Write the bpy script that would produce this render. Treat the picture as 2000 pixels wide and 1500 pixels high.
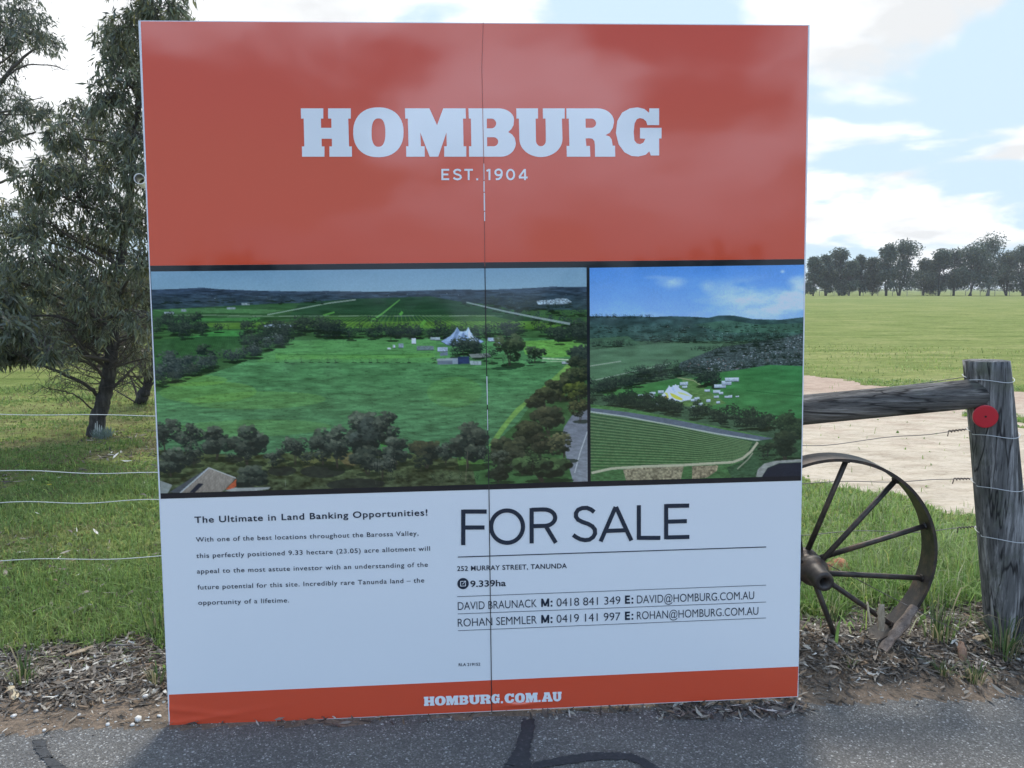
import bpy, math, random
import numpy as np
from mathutils import Vector, Matrix
for o in list(bpy.data.objects): bpy.data.objects.remove(o)
S = bpy.context.scene
COL = S.collection
R_ = math.radians

# ------------------------------------------------------------------ camera
CAM_H = 1.61
FPX = 1500.0                    # focal length in pixels of the 2000 px wide photograph
PITCH = math.atan((750 - 563) / FPX)
cd = bpy.data.cameras.new('camera'); cam = bpy.data.objects.new('camera', cd); COL.objects.link(cam)
cd.sensor_width = 36; cd.lens = 36 * FPX / 2000; cd.clip_start = 0.05; cd.clip_end = 6000
cam.location = (0, 0, CAM_H); cam.rotation_euler = (math.pi / 2 - PITCH, 0, 0)
S.camera = cam
S.render.resolution_x = 1024; S.render.resolution_y = 768

# ------------------------------------------------------------------ light
SUN_EL, SUN_AZ = R_(57), R_(8)
SKY_STRENGTH = 0.14
EXPOSURE = 0.97
w = bpy.data.worlds.new('World'); S.world = w; w.use_nodes = True
def nd(nt, t, **k):
    n = nt.nodes.new(t)
    for a, b in k.items(): setattr(n, a, b)
    return n
def sky_world():
    nt = w.node_tree; nt.nodes.clear(); L = nt.links.new
    out = nd(nt, 'ShaderNodeOutputWorld'); bg = nd(nt, 'ShaderNodeBackground')
    bg.inputs['Strength'].default_value = SKY_STRENGTH; L(bg.outputs[0], out.inputs[0])
    sky = nd(nt, 'ShaderNodeTexSky', sky_type='NISHITA', sun_disc=False)
    sky.sun_elevation = SUN_EL; sky.sun_rotation = SUN_AZ
    sky.air_density = 1.0; sky.dust_density = 0.2; sky.ozone_density = 3.0
    tc = nd(nt, 'ShaderNodeTexCoord')
    sx = nd(nt, 'ShaderNodeSeparateXYZ'); L(tc.outputs['Generated'], sx.inputs[0])
    def M(op, a, b=None, c=None, clamp=False):
        m = nd(nt, 'ShaderNodeMath', operation=op, use_clamp=clamp)
        for i, v in enumerate((a, b, c)):
            if v is None: continue
            if isinstance(v, (int, float)): m.inputs[i].default_value = v
            else: L(v, m.inputs[i])
        return m.outputs[0]
    zz = M('ADD', M('MAXIMUM', sx.outputs[2], 0.0), 0.22)
    cx = nd(nt, 'ShaderNodeCombineXYZ')
    L(M('DIVIDE', sx.outputs[0], zz), cx.inputs[0]); L(M('DIVIDE', sx.outputs[1], zz), cx.inputs[1])
    mp = nd(nt, 'ShaderNodeMapping'); L(cx.outputs[0], mp.inputs[0]); mp.inputs['Location'].default_value = (1.7, 5.2, 1.3)
    n1 = nd(nt, 'ShaderNodeTexNoise'); L(mp.outputs[0], n1.inputs[0])
    n1.inputs['Scale'].default_value = 1.25; n1.inputs['Detail'].default_value = 9; n1.inputs['Roughness'].default_value = 0.52
    n1.inputs['Distortion'].default_value = 0.25
    n2 = nd(nt, 'ShaderNodeTexNoise'); L(mp.outputs[0], n2.inputs[0])
    n2.inputs['Scale'].default_value = 3.3; n2.inputs['Detail'].default_value = 7
    # the cloud cover thickens towards the horizon
    low = M('SUBTRACT', 1.0, M('MULTIPLY', sx.outputs[2], 3.2), clamp=True)
    v = M('ADD', n1.outputs[0], M('MULTIPLY', low, 0.085))
    # the half of the sky away from the sun is clearer, but for one drifting bank of cloud
    back = M('SUBTRACT', 0.0, sx.outputs[1]); rear = M('MULTIPLY', M('ADD', back, 0.15), 4.0, clamp=True)
    t = M('DIVIDE', M('SUBTRACT', M('DIVIDE', sx.outputs[0], M('MAXIMUM', back, 0.05)), 0.06), 0.17)
    g = M('EXPONENT', M('MULTIPLY', M('MULTIPLY', t, t), -1.0))
    hi = M('MULTIPLY', M('SUBTRACT', sx.outputs[2], 0.14), 5.0, clamp=True); top = M('SUBTRACT', 1.0, M('MULTIPLY', M('SUBTRACT', sx.outputs[2], 0.5), 4.0, clamp=True))
    adj = M('ADD', M('ADD', -0.13, M('MULTIPLY', g, 0.15)), M('MULTIPLY', M('MULTIPLY', hi, top), 0.125))
    v = M('ADD', v, M('MULTIPLY', rear, adj))
    # single cloud banks standing before the viewer: upper right, overhead, upper left
    for az, el, rad, amt in ((25, 19, 9.5, .17), (-6, 23, 12, .12), (-27, 19, 12, .10), (31, 12.5, 4.5, -.06)):
        dp = nd(nt, 'ShaderNodeVectorMath', operation='DOT_PRODUCT'); L(tc.outputs['Generated'], dp.inputs[0])
        dp.inputs[1].default_value = (math.sin(R_(az))*math.cos(R_(el)), math.cos(R_(az))*math.cos(R_(el)), math.sin(R_(el)))
        bl = nd(nt, 'ShaderNodeMapRange', interpolation_type='SMOOTHSTEP'); L(dp.outputs['Value'], bl.inputs[0])
        bl.inputs[1].default_value = math.cos(R_(rad)); bl.inputs[2].default_value = 1.0; bl.inputs[4].default_value = amt
        v = M('ADD', v, bl.outputs[0])
    mr = nd(nt, 'ShaderNodeMapRange', interpolation_type='SMOOTHSTEP'); L(v, mr.inputs[0])
    mr.inputs[1].default_value = 0.48; mr.inputs[2].default_value = 0.565
    cr = nd(nt, 'ShaderNodeMapRange'); L(n2.outputs[0], cr.inputs[0])
    cr.inputs[1].default_value = 0.36; cr.inputs[2].default_value = 0.58; cr.inputs[3].default_value = CLOUD_LO; cr.inputs[4].default_value = CLOUD_HI
    bright = M('MULTIPLY', cr.outputs[0], M('ADD', 1.0, M('MULTIPLY', M('MULTIPLY', rear, hi), 2.7)))
    cc = nd(nt, 'ShaderNodeVectorMath', operation='SCALE'); tint = nd(nt, 'ShaderNodeMix', data_type='RGBA'); L(rear, tint.inputs[0]); tint.inputs[6].default_value = (0.96, 0.98, 1.0, 1); tint.inputs[7].default_value = (0.62, 0.78, 1.0, 1)
    L(tint.outputs[2], cc.inputs[0]); L(bright, cc.inputs['Scale'])
    mx = nd(nt, 'ShaderNodeMix', data_type='RGBA'); L(mr.outputs[0], mx.inputs[0]); cap = nd(nt, 'ShaderNodeMix', data_type='RGBA', blend_type='DARKEN'); cap.inputs[0].default_value = 1.0     # thin bright haze around the sun, held to a pale blue
    L(sky.outputs[0], cap.inputs[6]); cap.inputs[7].default_value = (2.5, 3.2, 3.75, 1); L(cap.outputs[2], mx.inputs[6]); L(cc.outputs[0], mx.inputs[7])
    L(mx.outputs[2], bg.inputs[0])
CLOUD_LO, CLOUD_HI = 3.35, 4.7
sky_world()
sd = bpy.data.lights.new('sun', 'SUN'); sun = bpy.data.objects.new('sun', sd); COL.objects.link(sun)
sd.energy = 1.75; sd.angle = R_(12); sd.color = (1.0, 0.955, 0.88)
sdir = Vector((math.sin(SUN_AZ) * math.cos(SUN_EL), math.cos(SUN_AZ) * math.cos(SUN_EL), math.sin(SUN_EL)))
sun.rotation_euler = sdir.to_track_quat('Z', 'Y').to_euler(); sun.location = (2, 12, 14)
S.view_settings.view_transform = 'Standard'; S.view_settings.look = 'None'
S.view_settings.exposure = EXPOSURE; S.view_settings.gamma = 1; S.view_settings.use_curve_mapping = False

# ------------------------------------------------------------------ helpers
_r = np.array([1, 0, 0.]); _f = np.array([0, math.cos(PITCH), -math.sin(PITCH)]); _u = np.array([0, math.sin(PITCH), math.cos(PITCH)])
C0 = np.array([0, 0, CAM_H])
def ray(px, py): return _f + _r * ((px - 1000) / FPX) + _u * ((750 - py) / FPX)
def at_y(px, py, Y):
    d = ray(px, py); return C0 + d * (Y / d[1])
def at_ground(px, py, z=0.0):
    d = ray(px, py); return C0 + d * ((z - CAM_H) / d[2])

def tag(o, label=None, cat=None, group=None, kind=None):
    if label: o['label'] = label
    if cat: o['category'] = cat
    if group: o['group'] = group
    if kind: o['kind'] = kind
    return o
def empty(name, loc=(0, 0, 0), **k):
    o = bpy.data.objects.new(name, None); COL.objects.link(o); o.location = loc; o.empty_display_size = 0.1
    return tag(o, **k)
def link(name, me, mat=None, parent=None, smooth=False):
    o = bpy.data.objects.new(name, me); COL.objects.link(o)
    if mat: me.materials.append(mat)
    if parent: o.parent = parent
    if smooth: me.polygons.foreach_set('use_smooth', np.ones(len(me.polygons), dtype=bool))
    return o
def np_mesh(name, V, F, col=None):
    """V (n,3) floats, F (m,k) ints, all faces with k corners; col (n,3) linear colour per vertex."""
    V = np.ascontiguousarray(V, dtype=np.float32); F = np.ascontiguousarray(F, dtype=np.int32)
    me = bpy.data.meshes.new(name); k = F.shape[1]
    me.vertices.add(len(V)); me.vertices.foreach_set('co', V.ravel())
    me.loops.add(F.size); me.loops.foreach_set('vertex_index', F.ravel())
    me.polygons.add(len(F)); me.polygons.foreach_set('loop_start', np.arange(0, F.size, k, dtype=np.int32))
    me.update(calc_edges=True)
    if col is not None:
        a = me.color_attributes.new('Col', 'FLOAT_COLOR', 'POINT')
        c = np.ones((len(V), 4), dtype=np.float32); c[:, :3] = col
        a.data.foreach_set('color', c.ravel())
    return me
class MB:
    """collects boxes, tubes and sheets and links them as one mesh object"""
    def __init__(s): s.v = []; s.f = []
    def add(s, vs, fs):
        b = len(s.v); s.v += [tuple(float(c) for c in v) for v in vs]; s.f += [tuple(int(i) + b for i in f) for f in fs]
    def box(s, lo, hi):
        x0, y0, z0 = lo; x1, y1, z1 = hi
        s.add([(x0,y0,z0),(x1,y0,z0),(x1,y1,z0),(x0,y1,z0),(x0,y0,z1),(x1,y0,z1),(x1,y1,z1),(x0,y1,z1)],
              [(0,3,2,1),(4,5,6,7),(0,1,5,4),(1,2,6,5),(2,3,7,6),(3,0,4,7)])
    def tube(s, pts, rad, n=6, cap=True):
        pts = [np.array(p, float) for p in pts]; m = len(pts)
        if np.isscalar(rad): rad = [rad] * m
        vs = []; prev = None
        for i, p in enumerate(pts):
            t = pts[min(i + 1, m - 1)] - pts[max(i - 1, 0)]; t = t / (np.linalg.norm(t) + 1e-12)
            if prev is None:
                a = np.array([0, 0, 1.]) if abs(t[2]) < 0.9 else np.array([1, 0, 0.])
                nrm = np.cross(t, a)
            else: nrm = prev - t * (prev @ t)
            nrm = nrm / (np.linalg.norm(nrm) + 1e-12); prev = nrm; b = np.cross(t, nrm)
            for k in range(n):
                an = 2 * math.pi * k / n; vs.append(p + rad[i] * (math.cos(an) * nrm + math.sin(an) * b))
        fs = [(i*n+k, i*n+(k+1) % n, (i+1)*n+(k+1) % n, (i+1)*n+k) for i in range(m-1) for k in range(n)]
        if cap: fs += [tuple(range(n-1, -1, -1)), tuple((m-1)*n+k for k in range(n))]
        s.add(vs, fs)
    def build(s, name, mat=None, parent=None, smooth=False):
        me = bpy.data.meshes.new(name); me.from_pydata(s.v, [], s.f); me.update()
        return link(name, me, mat, parent, smooth)

def _hash(ix, iy, seed):
    h = (ix.astype(np.int64) * 374761393 + iy.astype(np.int64) * 668265263 + seed * 1274126177) & 0x7fffffff
    h = ((h ^ (h >> 13)) * 1274126177) & 0x7fffffff
    return ((h ^ (h >> 16)) & 0xffff) / 65535.0
def vnoise(x, y, seed=0):
    x = np.asarray(x, float); y = np.asarray(y, float)
    ix = np.floor(x); iy = np.floor(y); fx = x - ix; fy = y - iy
    fx = fx*fx*(3-2*fx); fy = fy*fy*(3-2*fy)
    a = _hash(ix, iy, seed); b = _hash(ix+1, iy, seed); c = _hash(ix, iy+1, seed); d = _hash(ix+1, iy+1, seed)
    return (a*(1-fx)+b*fx)*(1-fy) + (c*(1-fx)+d*fx)*fy
def fbm(x, y, seed=0, oct=4):
    s = 0; a = 0.5; t = 0
    for i in range(oct):
        s = s + a * vnoise(np.asarray(x) * 2**i + 17.3*i, np.asarray(y) * 2**i - 9.1*i, seed + i); t += a; a *= 0.5
    return s / t
def sstep(a, b, x):
    t = np.clip((x - a) / (b - a), 0, 1); return t*t*(3-2*t)
def in_poly(x, y, P):
    x = np.asarray(x, float); y = np.asarray(y, float); r = np.zeros(x.shape, bool); n = len(P)
    for i in range(n):
        x0, y0 = P[i]; x1, y1 = P[(i+1) % n]
        if y0 == y1: continue
        r ^= ((y0 > y) != (y1 > y)) & (x < (x1-x0)*(y-y0)/(y1-y0) + x0)
    return r
def srgb(r, g, b):
    f = lambda c: c/12.92 if c <= 0.04045 else ((c+0.055)/1.055)**2.4
    return tuple(f(c/255) for c in (r, g, b))

# ------------------------------------------------------------------ materials
def mat(name):
    m = bpy.data.materials.new(name); m.use_nodes = True
    nt = m.node_tree; b = nt.nodes['Principled BSDF']; return m, nt, b
def simple(name, col, rough=0.6, metal=0.0):
    m, nt, b = mat(name); b.inputs['Base Color'].default_value = (*col, 1); b.inputs['Roughness'].default_value = rough
    b.inputs['Metallic'].default_value = metal; return m
def noise(nt, scale, detail=4, rough=0.5, coord='Object', stretch=None, dist=0.0):
    tc = nd(nt, 'ShaderNodeTexCoord'); n = nd(nt, 'ShaderNodeTexNoise')
    n.inputs['Scale'].default_value = scale; n.inputs['Detail'].default_value = detail; n.inputs['Roughness'].default_value = rough; n.inputs['Distortion'].default_value = dist
    if stretch:
        mp = nd(nt, 'ShaderNodeMapping'); mp.inputs['Scale'].default_value = stretch
        nt.links.new(tc.outputs[coord], mp.inputs[0]); nt.links.new(mp.outputs[0], n.inputs[0])
    else: nt.links.new(tc.outputs[coord], n.inputs[0])
    return n.outputs[0]
def ramp(nt, fac, stops):
    r = nd(nt, 'ShaderNodeValToRGB'); e = r.color_ramp.elements
    while len(e) > 1: e.remove(e[-1])
    for i, (p, c) in enumerate(stops):
        x = e[0] if i == 0 else e.new(p)
        x.position = p; x.color = (*c, 1)
    nt.links.new(fac, r.inputs[0]); return r.outputs[0]
def mixc(nt, fac, a, b, mode='MIX'):
    m = nd(nt, 'ShaderNodeMix', data_type='RGBA', blend_type=mode)
    for i, v in ((0, fac), (6, a), (7, b)):
        if isinstance(v, (int, float)): m.inputs[i].default_value = v
        elif isinstance(v, tuple): m.inputs[i].default_value = (*v, 1)
        else: nt.links.new(v, m.inputs[i])
    return m.outputs[2]
def mrange(nt, v, a, b, c=0.0, d=1.0):
    m = nd(nt, 'ShaderNodeMapRange'); nt.links.new(v, m.inputs[0])
    for i, x in enumerate((a, b, c, d)): m.inputs[i+1].default_value = x
    return m.outputs[0]
def bump(nt, b, h, strength=0.5, dist=0.01):
    n = nd(nt, 'ShaderNodeBump'); n.inputs['Strength'].default_value = strength; n.inputs['Distance'].default_value = dist
    nt.links.new(h, n.inputs['Height']); nt.links.new(n.outputs[0], b.inputs['Normal'])
def vcol(nt):
    a = nd(nt, 'ShaderNodeVertexColor'); a.layer_name = 'Col'; return a.outputs[0]
def leaf_mat(name, trans=0.35, rough=0.5, spec=0.4):
    m, nt, b = mat(name); c = vcol(nt)
    nt.links.new(c, b.inputs['Base Color']); b.inputs['Roughness'].default_value = rough; b.inputs['Specular IOR Level'].default_value = spec
    t = nd(nt, 'ShaderNodeBsdfTranslucent'); mx = nd(nt, 'ShaderNodeMixShader'); mx.inputs[0].default_value = trans
    nt.links.new(c, t.inputs[0]); nt.links.new(b.outputs[0], mx.inputs[1]); nt.links.new(t.outputs[0], mx.inputs[2])
    nt.links.new(mx.outputs[0], nt.nodes['Material Output'].inputs[0]); return m
# ------------------------------------------------------------------ the ground
def path_edge(x): return 2.735 + 0.062 * x
TRACK = [(9.5, 3.0), (5.5, 4.0), (4.2, 4.75), (3.29, 5.36), (2.43, 6.4), (1.0, 9.0), (0.0, 13.0), (1.0, 17), (3.0, 16.5), (5.4, 14.1), (5.8, 13.5), (5.9, 12.7), (6.9, 12.1), (7.95, 11.8), (12, 10.6), (14, 6)]
ISLAND = [(5.9, 10.1), (6.1, 9.95), (6.5, 9.6), (9, 8.9), (13, 7.5), (13, 5.5), (8.3, 7.3), (6.0, 8.5), (5.7, 9.4)]
def height(x, y):
    x = np.asarray(x, float); y = np.asarray(y, float)
    e = y - path_edge(x)
    off = sstep(0.0, 0.5, e) * sstep(-90, -60, -np.hypot(x, y))
    h = off * (0.012 + 0.05 * (fbm(x*1.3, y*1.3, 5, 3) - 0.5) + 0.018 * (vnoise(x*9, y*9, 8) - 0.5))
    h = h + 0.105 * np.exp(-(((x-1.30)/0.62)**2 + ((y-3.22)/0.21)**2)) + 0.05 * np.exp(-(((x-2.25)/0.35)**2 + ((y-3.45)/0.3)**2))
    return h
def klass(x, y):
    """0 asphalt path, 1 bare verge, 2 grass, 3 dirt track"""
    x = np.asarray(x, float); y = np.asarray(y, float)
    k = np.full(x.shape, 2)
    j = (fbm(x*2.2, y*2.2, 21, 4) - 0.5); jf = fbm(x*8, y*8, 31, 3) - 0.5
    k[in_poly(x + 0.45*j + 0.3*jf, y + 0.45*j - 0.25*jf, TRACK)] = 3
    isl = in_poly(x + 0.9*j, y + 0.7*j + 0.3*jf, ISLAND); k[isl] = 2
    e = y - path_edge(x) + 0.10*(fbm(x*5, y*5, 3, 4)-0.5)
    vw = np.where(x < 0, 0.66, 0.78) + 0.35*j + 0.2*jf
    k[(e < vw)] = 1
    k[(e < 0) & (y > -1.3)] = 0
    return k
def grid():
    a0 = np.arange(-46, 46.01, 0.36); a1 = np.arange(50, 310.01, 6.5)
    ang = np.radians(np.concatenate([a0, a1]))
    rr = [0.02, 0.4, 0.8, 1.2, 1.6, 1.9]
    while rr[-1] < 60: rr.append(rr[-1] * 1.0085)
    while rr[-1] < 4000: rr.append(rr[-1] * 1.04)
    rr = np.array(rr)
    A, Rr = np.meshgrid(ang, rr); X = Rr * np.sin(A); Y = Rr * np.cos(A)
    Z = height(X, Y); V = np.stack([X, Y, Z], -1).reshape(-1, 3)
    nr, na = X.shape; i = np.arange(nr-1)[:, None]; j = np.arange(na)[None, :]; j2 = (j+1) % na
    F = np.stack([i*na+j, i*na+j2, (i+1)*na+j2, (i+1)*na+j], -1).reshape(-1, 4)[:, ::-1]
    cen = V[F].mean(1); K = klass(cen[:, 0], cen[:, 1])
    return V, F, K
GV, GF, GK = grid()
def m_asphalt():
    m, nt, b = mat('asphalt'); L = nt.links.new
    tc = nd(nt, 'ShaderNodeTexCoord')
    vo = nd(nt, 'ShaderNodeTexVoronoi'); vo.inputs['Scale'].default_value = 190; L(tc.outputs['Object'], vo.inputs[0])
    vo2 = nd(nt, 'ShaderNodeTexVoronoi'); vo2.inputs['Scale'].default_value = 75; L(tc.outputs['Object'], vo2.inputs[0])
    sp = nd(nt, 'ShaderNodeSeparateColor'); L(vo.outputs['Color'], sp.inputs[0])
    base = ramp(nt, sp.outputs[0], [(0, (.092,.086,.077)), (.5, (.133,.125,.112)), (.85, (.18,.173,.160)), (.95, (.28,.27,.25)), (1, (.45,.435,.40))])
    sp2 = nd(nt, 'ShaderNodeSeparateColor'); L(vo2.outputs['Color'], sp2.inputs[0])
    pick = mrange(nt, sp2.outputs[1], .93, .95)
    near = mrange(nt, vo2.outputs['Distance'], .36, .28)
    pm = nd(nt, 'ShaderNodeMath', operation='MULTIPLY'); L(pick, pm.inputs[0]); L(near, pm.inputs[1])
    c = mixc(nt, pm.outputs[0], base, (.46,.45,.43))
    big = noise(nt, 2.2, 6, .6); c = mixc(nt, 1.0, c, ramp(nt, big, [(.3, (.78,.78,.8)), (.7, (1.12,1.1,1.06))]), 'MULTIPLY')
    L(c, b.inputs['Base Color']); b.inputs['Roughness'].default_value = .8
    h = nd(nt, 'ShaderNodeMath', operation='ADD'); L(vo.outputs['Distance'], h.inputs[0]); L(noise(nt, 160, 3), h.inputs[1])
    bump(nt, b, h.outputs[0], .8, .006); return m
def m_soil():
    m, nt, b = mat('verge_soil'); L = nt.links.new
    n1 = noise(nt, 5, 8, .6); n2 = noise(nt, 60, 6, .65)
    c = ramp(nt, n1, [(.3, (.10,.075,.052)), (.48, (.20,.145,.098)), (.62, (.27,.195,.135)), (.75, (.20,.165,.13))])
    c = mixc(nt, 1.0, c, ramp(nt, n2, [(.3, (.5,.5,.5)), (.55, (1,1,1)), (.72, (1.35,1.33,1.3))]), 'MULTIPLY')
    L(c, b.inputs['Base Color']); b.inputs['Roughness'].default_value = .95; bump(nt, b, n2, .9, .02); return m
def m_turf():
    m, nt, b = mat('turf'); L = nt.links.new
    n1 = noise(nt, .9, 7, .62, stretch=(.35, 1.2, 1)); n2 = noise(nt, 9, 6, .7, stretch=(.5, 1, 1)); n3 = noise(nt, .07, 4, .5, stretch=(.5, 1, 1)); n4 = noise(nt, 55, 4, .7)
    c = ramp(nt, n1, [(.30, (.115,.160,.042)), (.44, (.185,.225,.070)), (.58, (.255,.275,.105)), (.70, (.32,.31,.15))])
    c = mixc(nt, 1.0, c, ramp(nt, n2, [(.3, (.55,.6,.5)), (.52, (1,1,1)), (.7, (1.25,1.2,1.15))]), 'MULTIPLY')
    c = mixc(nt, 1.0, c, ramp(nt, n3, [(.35, (.86,.93,.8)), (.65, (1.15,1.1,1.1))]), 'MULTIPLY')
    c = mixc(nt, 1.0, c, ramp(nt, n4, [(.3, (.6,.62,.55)), (.6, (1.12,1.1,1.05))]), 'MULTIPLY')
    # towards the near trees the turf is thin, with brown leaf litter showing
    g = nd(nt, 'ShaderNodeNewGeometry'); sx = nd(nt, 'ShaderNodeSeparateXYZ'); L(g.outputs['Position'], sx.inputs[0])
    lx = mrange(nt, sx.outputs[0], -.2, -1.6); ly = mrange(nt, sx.outputs[1], 11, 8)
    mm = nd(nt, 'ShaderNodeMath', operation='MULTIPLY'); L(lx, mm.inputs[0]); L(ly, mm.inputs[1])
    n5 = noise(nt, 1.7, 6, .65, stretch=(.6, 1, 1)); m2 = nd(nt, 'ShaderNodeMath', operation='MULTIPLY'); L(mm.outputs[0], m2.inputs[0]); L(mrange(nt, n5, .45, .60), m2.inputs[1])
    n6 = noise(nt, 42, 5, .75)
    c = mixc(nt, m2.outputs[0], c, ramp(nt, n6, [(.32, (.05,.045,.025)), (.5, (.13,.11,.055)), (.64, (.26,.23,.13)), (.75, (.42,.38,.26))]))
    L(c, b.inputs['Base Color']); b.inputs['Roughness'].default_value = .95; b.inputs['Specular IOR Level'].default_value = .1
    bump(nt, b, n2, .8, .08); return m
def m_track():
    m, nt, b = mat('track_sand'); L = nt.links.new
    g = nd(nt, 'ShaderNodeNewGeometry'); sx = nd(nt, 'ShaderNodeSeparateXYZ'); L(g.outputs['Position'], sx.inputs[0])
    n1 = noise(nt, 1.6, 7, .62); n2 = noise(nt, 38, 6, .7, stretch=(.55, 1, 1)); n3 = noise(nt, 7, 6, .62, stretch=(.35, 1, 1))
    a = nd(nt, 'ShaderNodeMath', operation='ADD'); L(sx.outputs[1], a.inputs[0]); L(mrange(nt, n1, .3, .7, -2, 2), a.inputs[1])
    red = mrange(nt, a.outputs[0], 8.6, 11.6)
    c = mixc(nt, red, (.51,.43,.325), (.43,.315,.235))
    c = mixc(nt, 1.0, c, ramp(nt, n3, [(.32, (.72,.68,.64)), (.55, (1,1,1)), (.7, (1.08,1.07,1.06))]), 'MULTIPLY')
    c = mixc(nt, 1.0, c, ramp(nt, n2, [(.28, (.5,.47,.42)), (.42, (.93,.92,.9)), (.6, (1.04,1.04,1.04))]), 'MULTIPLY')
    L(c, b.inputs['Base Color']); b.inputs['Roughness'].default_value = .95; bump(nt, b, n2, .5, .02); return m
M_SOIL = m_soil()
for name, k, mm in (('path', 0, m_asphalt()), ('verge', 1, M_SOIL), ('ground', 2, m_turf()), ('dirt_track', 3, m_track())):
    F = GF[GK == k]; u, inv = np.unique(F.ravel(), return_inverse=True)
    o = link(name, np_mesh(name, GV[u], inv.reshape(F.shape)), mm, smooth=True); o['kind'] = 'structure'

# bitumen crack seals on the path (flat bands of tar 4 mm above the asphalt)
def m_tar():
    m, nt, b = mat('crack_tar'); n = noise(nt, 70, 5, .6); b.inputs['Roughness'].default_value = .62
    nt.links.new(ramp(nt, n, [(.3, (.016,.018,.021)), (.62, (.032,.034,.038)), (.74, (.10,.10,.10))]), b.inputs['Base Color']); bump(nt, b, n, .4, .004); return m
M_TAR = m_tar()
def tar(name, left, right):
    def dens(P):
        P = np.array([at_ground(*p)[:2] for p in P]); t = np.linspace(0, len(P)-1, 90); i = np.clip(t.astype(int), 0, len(P)-2); f = (t-i)[:, None]
        f = f*f*(3-2*f)*.4 + f*.6
        return P[i]*(1-f) + P[i+1]*f
    A, B = dens(left), dens(right); n = len(A); rng = np.random.default_rng(len(left) + int(left[0][0]))
    A = A + rng.normal(0, .0022, A.shape); B = B + rng.normal(0, .0022, B.shape)
    rows = [A*(1-t)+B*t for t in (0, .33, .67, 1)]
    V = np.concatenate([np.c_[r, np.full(n, .004)] for r in rows])
    F = [(a*n+i, a*n+i+1, (a+1)*n+i+1, (a+1)*n+i) for a in range(3) for i in range(n-1)]
    me = np_mesh(name, V, np.array(F)); o = link(name, me, M_TAR); o['kind'] = 'structure'
tar('tar_seam', [(1021,1405),(1015,1435),(1005,1466),(986,1496),(960,1530),(940,1580),(935,1700)], [(1045,1405),(1042,1435),(1035,1466),(1038,1500),(1030,1535),(1020,1580),(1030,1700)])
tar('tar_seam', [(1039,1493),(1096,1479),(1159,1471),(1201,1471),(1236,1474),(1264,1486),(1290,1503),(1320,1540),(1350,1600)], [(1040,1503),(1096,1496),(1152,1487),(1190,1485),(1229,1487),(1250,1495),(1265,1508),(1285,1540),(1300,1600)])
tar('tar_seam', [(63,1447),(67,1462),(80,1481),(97,1500),(130,1525),(180,1560)], [(90,1446),(92,1462),(102,1480),(130,1500),(165,1525),(230,1560)])
# ------------------------------------------------------------------ the big sign board, leaning back a little
SB = np.array([-0.07389, 2.75233, 0.00813])
_k = Vector((-0.05316, -0.01196, 0.06194))
SM = np.array(Matrix.Rotation(_k.length, 3, _k.normalized()))
def on_sign(px, py):
    """point of the board's face -> (across, up) in metres on the face"""
    d = ray(px, py); n = SM[:, 1]; P = C0 + d * ((SB - C0) @ n / (d @ n)); q = SM.T @ (P - SB); return np.array([q[0], q[2]])
sign = empty('sign_board', tuple(SB), label='large square orange and white real estate board with two aerial photographs leaning beside the path', cat='sign')
sign.rotation_mode = 'QUATERNION'; sign.rotation_quaternion = Matrix(SM.tolist()).to_quaternion()

def gloss(name, col=None, rough=.06, attr=False, bumps=True):
    m, nt, b = mat(name)
    if attr: nt.links.new(vcol(nt), b.inputs['Base Color'])
    else: b.inputs['Base Color'].default_value = (*col, 1)
    b.inputs['Roughness'].default_value = rough; b.inputs['IOR'].default_value = 1.5
    if bumps: bump(nt, b, noise(nt, 2.3, 2.5, .5), .06, .03)
    return m
M_WHITE = gloss('white_vinyl', (.84, .845, .85)); M_ORANGE = gloss('orange_vinyl', (.74, .094, .042)); M_BLACK = gloss('black_vinyl', (.014, .017, .022))
M_PRINT = gloss('printed_photo', attr=True); M_NAVY = gloss('navy_ink', (.020, .030, .050)); M_EDGE = simple('board_edge', (.80, .81, .84), .5)
M_SEAM = simple('seam_gap', (.03, .025, .025), .9); M_TORN = simple('torn_vinyl', (.85, .85, .85), .6)

CORN = [(270, 40), (1581.5, 48.5), (1559, 1361), (330, 1419.5)]        # the board's outline
def seam_px(y):                                                            # the joint between the two sheets
    return float(np.interp(y, [40, 130, 300, 520, 700, 960, 1400], [944, 941, 944.5, 947, 950, 955, 960.5]))
def quad_on(name, P, off, mt, nx=1, ny=1, disp=None, parent=None):
    q = np.array([on_sign(*p) for p in P]); s, t = np.meshgrid(np.linspace(0, 1, nx+1), np.linspace(0, 1, ny+1))
    s = s.ravel()[:, None]; t = t.ravel()[:, None]
    X = (q[0]*(1-s)+q[1]*s)*(1-t) + (q[3]*(1-s)+q[2]*s)*t
    d = disp(s[:, 0], t[:, 0], X) if disp else 0
    V = np.stack([X[:, 0], np.full(len(X), -off) - d, X[:, 1]], -1)
    i = np.arange(ny)[:, None]*(nx+1) + np.arange(nx)[None, :]
    F = np.stack([i, i+nx+1, i+nx+2, i+1], -1).reshape(-1, 4)
    return link(name, np_mesh(name, V, F), mt, parent or sign, smooth=nx > 1)
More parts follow.
